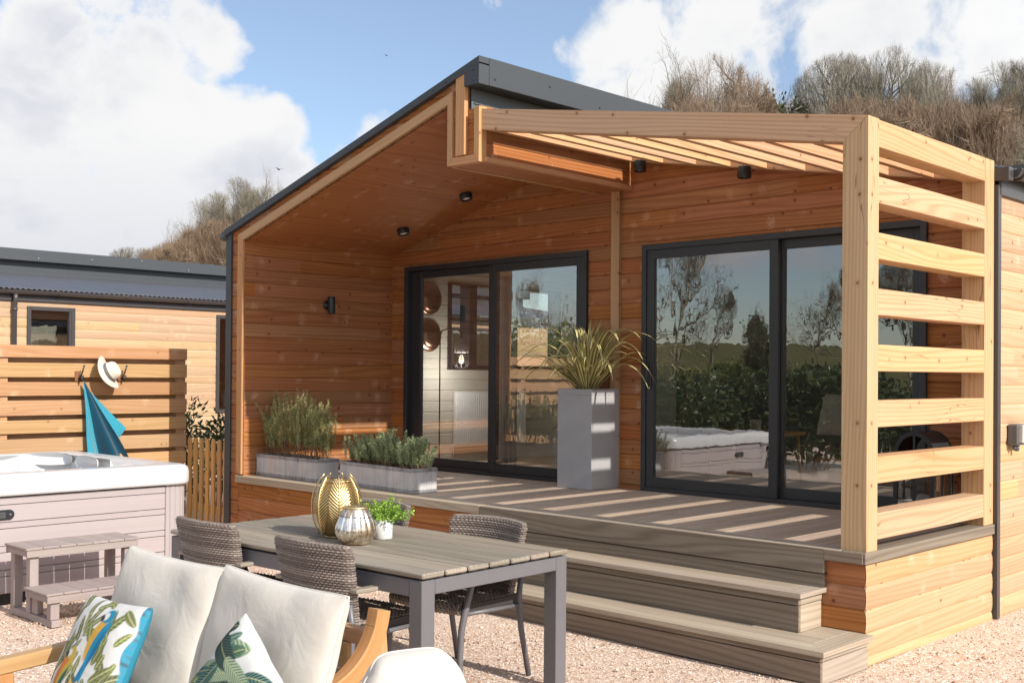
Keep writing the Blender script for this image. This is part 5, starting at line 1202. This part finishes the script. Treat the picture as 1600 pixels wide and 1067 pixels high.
soft(-3.02,-2.50,3.98,4.16,.12,.74,'arm'); soft(-3.05,-2.80,4.17,6.4,.15,.72,'backrest'); soft(-2.79,-2.30,4.17,6.4,.15,.42,'seat'); soft(-2.29,-.35,5.2,6.0,.15,.42,'seat'); soft(-2.29,-.35,6.01,6.35,.15,.80,'backrest'); soft(-.34,-.15,5.2,6.35,.12,.66,'arm')
for (x,y) in ((-2.56,4.03),(-2.96,4.03),(-.25,5.3),(-2.9,6.3)):
    q=MB(); q.tube([(x,y,.125),(x,y,0)],[.022,.014],8); q.build('leg',W['table_in'],isf)
reloc(isf)
for i,(x,y,z,w_,m_,l) in enumerate(((-2.62,4.55,1.24,.48,K['linen'],'cream scatter cushion on the indoor sofa beside its arm'),(-1.9,5.85,1.24,.5,K['linen'],'cream scatter cushion against the back of the indoor sofa'),(-1.2,5.85,1.22,.46,K['grey_fabric'],'grey scatter cushion against the back of the indoor sofa'))):
    o=pillow('scatter_cushion',w_,w_*.9,.16,[m_],seed=60+i); place(o,(x,y,z),(.9,-.3,0) if i==0 else (1,0,0),(0,.3,1)); tag(o,l,'cushion')
ct=thing('coffee_table','low orange oak coffee table inside the right sliding door','table',(-2.75,3.2,G-.008))
q=MB(); q.box(-.40,.40,-.25,.25,.45,.485,.004); q.build('table_top',W['table_in'],ct)
for sx in (-1,1):
    for sy in (-1,1): q=MB(); q.tube([(sx*.34,sy*.2,.45),(sx*.37,sy*.22,0)],[.018,.012],8); q.build('leg',W['table_in'],ct)
q=MB(); q.lathe([(0,0),(.05,0),(.052,.10),(.045,.105),(0,.095)],(-2.70,3.15,G+.4785),20); tag(q.build('candle',K['blind']),'cream candle standing on the indoor coffee table','candle')
q=MB(); q.box(-1.75,-.75,6.92,6.975,1.45,2.05,.006); tag(q.build('television',K['lamp']),'black television on the dark rear wall of the room','television')

BLOBS=[(-0.9077, 0.3723, 0.1937, 0.0849, 1), (-0.8913, 0.4232, 0.1627, 0.1075, 1), (-0.854, 0.4889, 0.1778, 0.0679, 1), (-0.8307, 0.5202, 0.1982, 0.0481, 1), (-0.9147, 0.3863, 0.1191, 0.0849, 1), (-0.8734, 0.4709, 0.124, 0.1075, 1), (-0.8242, 0.5449, 0.1545, 0.0453, 0.8), (-0.8509, 0.4543, 0.2639, 0.0481, 0.8), (-0.8321, 0.49, 0.2598, 0.0311, 0.8), (-0.893, 0.3756, 0.2479, 0.0453, 1), (-0.8567, 0.4266, 0.29, 0.034, 0.5), (-0.6349, 0.7256, 0.2654, 0.0311, 0.5), (-0.5928, 0.7598, 0.2671, 0.0566, 0.9), (-0.5255, 0.8027, 0.2819, 0.0679, 1), (-0.4582, 0.8403, 0.2896, 0.0622, 1), (-0.3921, 0.8728, 0.2907, 0.0679, 0.9), (-0.3418, 0.8984, 0.2757, 0.0509, 1), (-0.4841, 0.8349, 0.262, 0.0566, 0.8), (-0.5481, 0.7797, 0.3029, 0.034, 0.7), (-0.5517, 0.7947, 0.253, 0.0679, 0.9), (-0.3847, 0.8922, 0.2368, 0.0509, 0.7), (-0.7753, 0.6026, 0.1893, 0.034, 0.35)]
CAMV=([0.715519, 0.698552, 0.007636],[0.000475, -0.011418, 0.999935],[-0.698593, 0.715468, 0.008502],[3.0102, -5.9382, 1.6226])
LENS=39.76164654153347; SHIFT=0.02295925468347207
SUN=3.4; SKY=.088; CB=.53; EXPO=.83; VEIL=.11; SUNWARD=1.3

# ------------------------------------------------------------------ trees and shrubs
def ribbon(mb,pts,w0,w1,rnd):
    d=(pts[-1]-pts[0]).normalized(); s=d.cross(V((random.gauss(0,1),random.gauss(0,1),random.gauss(0,1)))).normalized(); n=len(pts)
    for i in range(n-1):
        a=w0+(w1-w0)*i/(n-1); b=w0+(w1-w0)*(i+1)/(n-1)
        mb.face([pts[i]-s*a,pts[i]+s*a,pts[i+1]+s*b,pts[i+1]-s*b],None,rnd)
def bare_tree(seed,H,cw,counts,up=.25,trunk_r=.17,multi=1,ivy=0.0):
    """trunk and limbs in one mesh, twigs in another; unit metres, base at the origin"""
    st=random.getstate(); random.seed(seed)
    tr=MB(); cr=MB(); iv=MB()
    def inside(q): return ((q.x/(.36*H*cw))**2+(q.y/(.36*H*cw))**2+((q.z-.56*H)/(.45*H))**2)<1 or q.z<.3*H
    def grow(p,d,L,r,lev):
        if lev>0:
            for _ in range(8):
                if inside(p+d*L*1.08+V((0,0,.10*L))): break
                L*=.86
        m=5 if lev<2 else (4 if lev==2 else 3); pts=[p.copy()]; q=p.copy(); dd=d.copy()
        for k in range(m):
            dd=(dd+V((random.gauss(0,.13),random.gauss(0,.13),random.gauss(0,.08)+up*.32*(lev>0)))).normalized(); q=q+dd*L/m; pts.append(q.copy())
        rnd=random.random()
        if lev<=2: tr.tube(pts,[r*(1-.72*k/m) for k in range(m+1)],5 if lev==0 else 4,rnd=rnd*.6,cap=False)
        else: ribbon(cr,pts,r,r*.35,rnd)
        if ivy and lev<=1:
            for k in range(int(ivy*L*60)):
                f=random.random()*.8; i=min(int(f*m),m-1); c=pts[i].lerp(pts[i+1],f*m-i)
                c=c+V((random.gauss(0,.35),random.gauss(0,.35),random.gauss(0,.3))); leaf_quad(iv,c,V((random.gauss(0,1),random.gauss(0,1),random.gauss(-.3,1))),random.uniform(.12,.22),.07,random.random(),.2)
        if lev+1>=len(counts)+1: return
        n=counts[lev]
        for k in range(n):
            f=(.30 if lev==0 else .22)+(.70 if lev==0 else .78)*(k+random.random())/n; i=min(int(f*m),m-1); c=pts[i].lerp(pts[i+1],min(1,f*m-i)); t=(pts[i+1]-pts[i]).normalized()
            az=random.uniform(0,2*PI); s=t.cross(V((math.cos(az),math.sin(az),.3))).normalized(); an=random.uniform(.45,.95)
            nd_=(t*math.cos(an)+s*math.sin(an)*(cw if lev<2 else 1)).normalized()
            ll=(H*.42*(1.05-.35*f-.45*max(0,.5-f)) if lev==0 else (L*random.uniform(.40,.66) if lev<3 else random.uniform(.35,.75))); rr=(r*.42 if lev<2 else r*.5)
            if lev==2: rr=.008
            if lev==3: rr=.0045
            grow(c,nd_,ll,max(rr,.0032),lev+1)
    for k in range(multi):
        a=k*2*PI/multi; grow(V((.25*math.cos(a)*(multi>1),.25*math.sin(a)*(multi>1),0)),V((.20*math.cos(a)*(multi>1)+random.gauss(0,.03),.20*math.sin(a)*(multi>1)+random.gauss(0,.03),1)).normalized(),H*.80,trunk_r,0)
    vs=np.array(cr.v); c0=np.median(vs,0)*.6; top=np.percentile(vs[:,2],99.7)
    for m_ in (tr,cr,iv): m_.v=[(a-c0[0],b-c0[1],c*10/top) for a,b,c in m_.v]
    random.setstate(st); return tr,cr,iv
KINDS={}
def tree_kind(key,mat,**kw):
    tr,cr,iv=bare_tree(**kw); t=thing('bare_tree','','tree',(0,0,-500))
    tr.build('trunk',mat,t); cr.build('crown',mat,t)
    if iv.f: iv.build('ivy',F['ivy'],t)
    KINDS[key]=[t,False]
tree_kind('tall',F['twig'],seed=1,H=11,cw=.9,counts=(15,9,9,9),up=.3)
tree_kind('wide',F['twig'],seed=2,H=10,cw=1.2,counts=(11,9,9,9),up=.2,multi=2)
tree_kind('russet',F['redtwig'],seed=3,H=9.5,cw=1.1,counts=(12,9,10,9),up=.2,multi=2)
tree_kind('sparse',F['twig'],seed=4,H=11,cw=.8,counts=(11,7,7,6),up=.35,trunk_r=.14)
tree_kind('ivied',F['twig'],seed=5,H=10,cw=.9,counts=(12,8,7,7),up=.25,ivy=24.0)
tree_kind('scrub',F['redtwig'],seed=6,H=5.5,cw=1.3,counts=(9,8,9,9),up=.25,trunk_r=.09,multi=3)
def put_tree(key,x,y,top,label,group=None,rz=None,sxy=1.0):
    t,used=KINDS[key]
    if used: t=copy_tree(t)
    KINDS[key][1]=True
    g=ground_h(x,y); s=(top-g)/10.0
    t.location=(x,y,g-.05); t.rotation_euler=(0,0,random.uniform(0,6.28) if rz is None else rz); k_=1.75 if key=='scrub' else 1.0; t.scale=(s*sxy*k_,s*sxy*k_,s)
    tag(t,label,'tree'); 
    if group: t['group']=group
    elif 'group' in t: del t['group']
    return t
GR='bare trees on the hillside behind the lodge'; LR='bare brown tree in the wooded hillside behind the lodge roof and pergola'
# right hand wood, seen over the pergola: direction and height of each crown top
def spot(f,u): # f metres in front of the camera, u metres to its right
    return (3.01-.6987*f+.7155*u, -5.94+.7154*f+.6986*u)
def top(f,py): return 1.62+f*(570-py)/1767+(.55 if py<330 else .35)
def crown(key,f,px,py,label,group=None,sx=1.0):
    """a tree f metres off whose crown stands over this bearing with its tip at this elevation"""
    x,y=spot(f,f*(px-800)/1767); return put_tree(key,x,y,top(f,py),label,group,sxy=sx)
crown('sparse',42,1030,84,'pale sparse bare tree at the left end of the wood above the pergola beam',sx=.75)
crown('russet',41,1108,95,'rounded reddish brown bare tree above the middle of the pergola beam',sx=.66)
crown('ivied',43,1216,130,'ivy covered dark green tree in the gap between two bare trees above the pergola',sx=.62)
for (f,px,py,k,sx) in ((44,985,140,'sparse',.3),(43,1065,120,'wide',.34),(42,1155,118,'russet',.34),(45,1185,130,'sparse',.32),(42,1298,86,'wide',.52),(44,1262,120,'sparse',.36),(43,1345,92,'tall',.46),(41,1395,82,'wide',.52),(43,1452,92,'tall',.50),(44,1490,112,'russet',.40),(41,1540,118,'tall',.44),(43,1578,96,'wide',.46),(39,1625,62,'tall',.60),(38,1590,150,'russet',.5),
   (48,1120,140,'wide',.45),(50,1330,130,'wide',.6),(51,1440,132,'tall',.6),(50,1530,140,'wide',.6),
   (37,1085,165,'scrub',.45),(37,1150,168,'scrub',.45),(37,1335,158,'scrub',.5),(36,1410,160,'scrub',.55),(36,1480,165,'scrub',.55),(35,1550,172,'scrub',.5)):
    crown(k,f,px,py,LR,GR,sx)
crown('ivied',33,1590,205,'dark ivy covered tree low at the right edge behind the gutter',sx=.7)
# left hand hillside
crown('sparse',44,420,272,'tallest thin bare tree at the top of the left hillside beside the roof edge',sx=.55)
crown('tall',44,380,288,'bare tree with upright limbs just left of the tallest one on the left hillside',sx=.5)
LL='russet bare tree in the wooded slope between the two lodge roofs'; GL='bare trees on the slope beyond the neighbouring lodge'
for (f,px,py,k,sx) in ((43,400,300,'wide',.6),(43,350,308,'tall',.55),(45,325,322,'wide',.6),(42,365,330,'russet',.6),(42,318,345,'russet',.6),(43,290,362,'russet',.6),(42,268,380,'scrub',.6),(41,410,330,'russet',.6),(42,345,345,'scrub',.7),(41,385,350,'scrub',.7),(44,305,350,'russet',.6),(47,242,388,'scrub',.6),(41,300,375,'scrub',.7)):
    crown(k,f,px,py,LL,GL,sx)
crown('wide',60,196,385,'distant bare tree standing alone above the neighbouring roof ridge',sx=.75)
crown('wide',60,224,387,'distant bare tree right of the lone one above the neighbouring roof ridge',sx=.7)
# in front of the lodge, seen only in the glass of the doors
GB='trees mirrored in the glass doors'
def mirror_spot(f,px):
    x,y=spot(f,f*(px-800)/1767); return x,2*D-y
for (f,px,py,k,sx) in ((36,1065,330,'sparse',1.0),(44,1120,430,'sparse',1.0),(44,1285,420,'sparse',.9),(40,1330,390,'sparse',1.1),(40,850,420,'sparse',1.2),(30,1192,475,'ivied',.6),(46,1420,390,'wide',.9)):
    x,y=mirror_spot(f,px); put_tree(k,x,y,top(f,py),'bare tree standing across the yard, mirrored in the sliding glass doors',GB,sxy=sx)
def leafy(name,label,x,y,z,rx,ry,h,n,ll,wd,mat,stems=12,zmin=.0,cat_='shrub',group=None):
    t=thing(name,label,cat_,(x,y,z),0,group); mb=MB(); ms=MB()
    lumps=[(random.uniform(-.7,.7)*rx,random.uniform(-.7,.7)*ry,random.uniform(.35,.85)*h,random.uniform(.3,.5)) for _ in range(14)]
    for k in range(stems):
        q=lumps[k%14]; ms.tube([(q[0]*.3,q[1]*.3,0),(q[0]*.7,q[1]*.7,q[2]*.5),(q[0],q[1],q[2]),(q[0]*1.1,q[1]*1.1,min(h,q[2]+.3*h))],[.012*h,.010*h,.006*h,.002*h],4,cap=False)
    for k in range(n):
        q=lumps[random.randrange(14)]; g=V((random.gauss(0,1),random.gauss(0,1),random.gauss(0,1))).normalized()*random.random()**.4
        p=V((q[0]+g.x*rx*q[3],q[1]+g.y*ry*q[3],max(zmin+.02,q[2]+g.z*h*.32)))
        leaf_quad(mb,p,g+V((random.gauss(0,.5),random.gauss(0,.5),random.gauss(.1,.5))),ll*random.uniform(.6,1.2),wd,random.random(),.25)
    mb.build('leaves',mat,t); ms.build('stems',F['stem'],t); return t
leafy('laurel_shrub','dark leaved laurel shrub growing behind the picket gate',-8.75,1.15,0,.75,.55,1.20,2600,.09,.017,F['laurel'],stems=26)
for (f,px,py,rx,ry) in ((27,835,520,2.4,1.5),(29,890,545,2.4,1.4),(40,1075,570,3.0,1.5),(42,1180,560,2.6,1.5),(44,1300,572,3.4,1.5),(20,1050,598,1.6,.8),(20.5,1150,604,1.8,.8),(20,1255,600,1.7,.8),(20.5,1350,602,1.8,.8)):
    x,y=mirror_spot(f,px); h=top(f,py)-ground_h(x,y)
    if py>590: leafy('laurel_hedge','low dark shrub at the edge of the gravel yard, mirrored in the glass',x,y,ground_h(x,y),rx,ry,h,5000,.11,.03,F['laurel'],group='low shrubs mirrored in the glass doors'); continue
    leafy('hedge_shrub','dense green shrub in the hedge across the yard, mirrored in the glass',x,y,ground_h(x,y),rx,ry,h,6000,.13,.04,F['hedge'],group='hedge mirrored in the glass doors')
# birds
for (p,s,l) in (((-18.14,8.30,6.11),0.55,'tiny dark bird gliding left of the roof slope'),((-16.44,9.93,8.64),.35,'tiny dark bird high in the blue sky above the roof')):
    mb=MB(); q=[(0,-.26,.05),(.06,-.12,.07),(.08,0,.02),(.06,.12,.07),(0,.26,.05),(-.04,.12,.05),(-.05,0,0),(-.04,-.12,.05)]
    for a,b,c,d in ((0,1,7,7),(1,2,6,7),(2,3,5,6),(3,4,5,5)): mb.face([V(q[i])*s for i in ((a,b,c) if c==d else (a,b,c,d))])
    mb.tube([(.14*s,0,.02),(.09*s,0,.015),(0,0,0),(-.09*s,0,0),(-.17*s,0,.01)],[.006*s,.02*s,.028*s,.018*s,.022*s],6)
    o=mb.build('bird',K['dark'],loc=p); o.rotation_euler=(.2,0,2.2); tag(o,l,'bird')

# ------------------------------------------------------------------ light, sky, camera
ld=V((-1,.014,-.63)).normalized(); el=math.asin(-ld.z)
sun=bpy.data.lights.new('sun','SUN'); sun.energy=SUN; sun.angle=math.radians(.53); sun.color=(1.0,.95,.87)
so_=bpy.data.objects.new('sun',sun); COL.objects.link(so_); so_.rotation_euler=ld.to_track_quat('-Z','Y').to_euler(); so_.location=(30,-2,20)
w=bpy.data.worlds.new('World'); S.world=w; w.use_nodes=True; nt=w.node_tree; bg=nt.nodes['Background']
sky=nd(nt,'ShaderNodeTexSky'); sky.sky_type='NISHITA'; sky.sun_disc=False; sky.sun_elevation=el; sky.sun_rotation=math.atan2(-ld.x,-ld.y); sky.altitude=100; sky.air_density=1.0; sky.dust_density=.6; sky.ozone_density=1.6
d=nd(nt,'ShaderNodeTexCoord').outputs['Generated']
BLOBS+=[(-.50,-.84,.26,.08,.6)]
BLOBS=[(a,b,c,r,w*(.82 if a>-.66 and b>0 else 1)) for a,b,c,r,w in BLOBS]
cov=None
for (bx,by,bz,a,wt) in BLOBS:
    dp=nt.nodes.new('ShaderNodeVectorMath'); dp.operation='DOT_PRODUCT'; nt.links.new(d,dp.inputs[0]); dp.inputs[1].default_value=(bx,by,bz)
    mr=nd(nt,'ShaderNodeMapRange',{0:dp.outputs['Value'],1:math.cos(a*1.55),2:math.cos(a*.25),3:0.0,4:wt}); mr.interpolation_type='SMOOTHSTEP'
    cov=mr.outputs[0] if cov is None else mth(nt,'MAXIMUM',cov,mr.outputs[0])
# elsewhere: scattered cloud
n0=noise(nt,vmul(nt,d,(1.6,1.6,3.2)),1,2,.5)
dpc=nt.nodes.new('ShaderNodeVectorMath'); dpc.operation='DOT_PRODUCT'; nt.links.new(d,dpc.inputs[0]); dpc.inputs[1].default_value=(-.69,.67,.25)
away=nd(nt,'ShaderNodeMapRange',{0:dpc.outputs['Value'],1:.80,2:.62,3:0.0,4:1.0}).outputs[0]
cov=mth(nt,'MAXIMUM',cov,mth(nt,'MULTIPLY',away,mth(nt,'MULTIPLY',ramp(nt,n0,.42,.66),.95)))
nf=noise(nt,vmul(nt,d,(1,1,1.25)),11,7,.58,.35); nf2=noise(nt,vmul(nt,d,(1,1,1.3)),30,5,.6)
den=mth(nt,'ADD',cov,mth(nt,'ADD',mth(nt,'MULTIPLY_ADD',nf,2.3,-1.20),mth(nt,'MULTIPLY_ADD',nf2,.30,-.15)))
mask=mth(nt,'MAXIMUM',ramp(nt,den,.20,.70),VEIL)
thick=ramp(nt,den,.5,1.15)
gn=noise(nt,vmul(nt,d,(1,1,1.8)),6,4,.55)
sh=mth(nt,'MULTIPLY',ramp(nt,gn,.38,.66),1.0)
lowz=nd(nt,'ShaderNodeMapRange',{0:nd(nt,'ShaderNodeSeparateXYZ',{0:d}).outputs[2],1:.20,2:.09,3:0.0,4:.8}).outputs[0]
shade=mth(nt,'MAXIMUM',mth(nt,'MULTIPLY',sh,thick),lowz)
cc0=mixc(nt,shade,(CB,CB,CB*1.0),(CB*.77,CB*.79,CB*.86))
sd=nt.nodes.new('ShaderNodeVectorMath'); sd.operation='DOT_PRODUCT'; nt.links.new(d,sd.inputs[0]); sd.inputs[1].default_value=tuple(-ld)
gl_=mth(nt,'MULTIPLY_ADD',nd(nt,'ShaderNodeMapRange',{0:sd.outputs['Value'],1:-.2,2:1.0,3:0.0,4:1.0}).outputs[0],SUNWARD,1.0)
cs=nt.nodes.new('ShaderNodeVectorMath'); cs.operation='SCALE'; nt.links.new(cc0,cs.inputs[0]); nt.links.new(gl_,cs.inputs[3]); cc=cs.outputs[0]
skyc=vmul(nt,sky.outputs[0],(SKY*.98,SKY*1.0,SKY*1.04))
nt.links.new(mixc(nt,mask,skyc,cc),bg.inputs['Color']); bg.inputs['Strength'].default_value=1.0
cam=bpy.data.cameras.new('camera'); co=bpy.data.objects.new('camera',cam); COL.objects.link(co); S.camera=co
Rv,Uv,Fv,Cv=map(V,CAMV)
co.matrix_world=Matrix(((Rv.x,Uv.x,-Fv.x,Cv.x),(Rv.y,Uv.y,-Fv.y,Cv.y),(Rv.z,Uv.z,-Fv.z,Cv.z),(0,0,0,1)))
cam.sensor_width=36; cam.lens=LENS; cam.shift_y=SHIFT; cam.clip_start=.05; cam.clip_end=1000
S.view_settings.view_transform='Standard'; S.view_settings.look='None'; S.view_settings.exposure=EXPO; S.view_settings.gamma=1
S.cycles.max_bounces=8; S.cycles.diffuse_bounces=4; S.cycles.glossy_bounces=4; S.cycles.transparent_max_bounces=12; S.cycles.use_denoising=True
S.cycles.sample_clamp_indirect=6
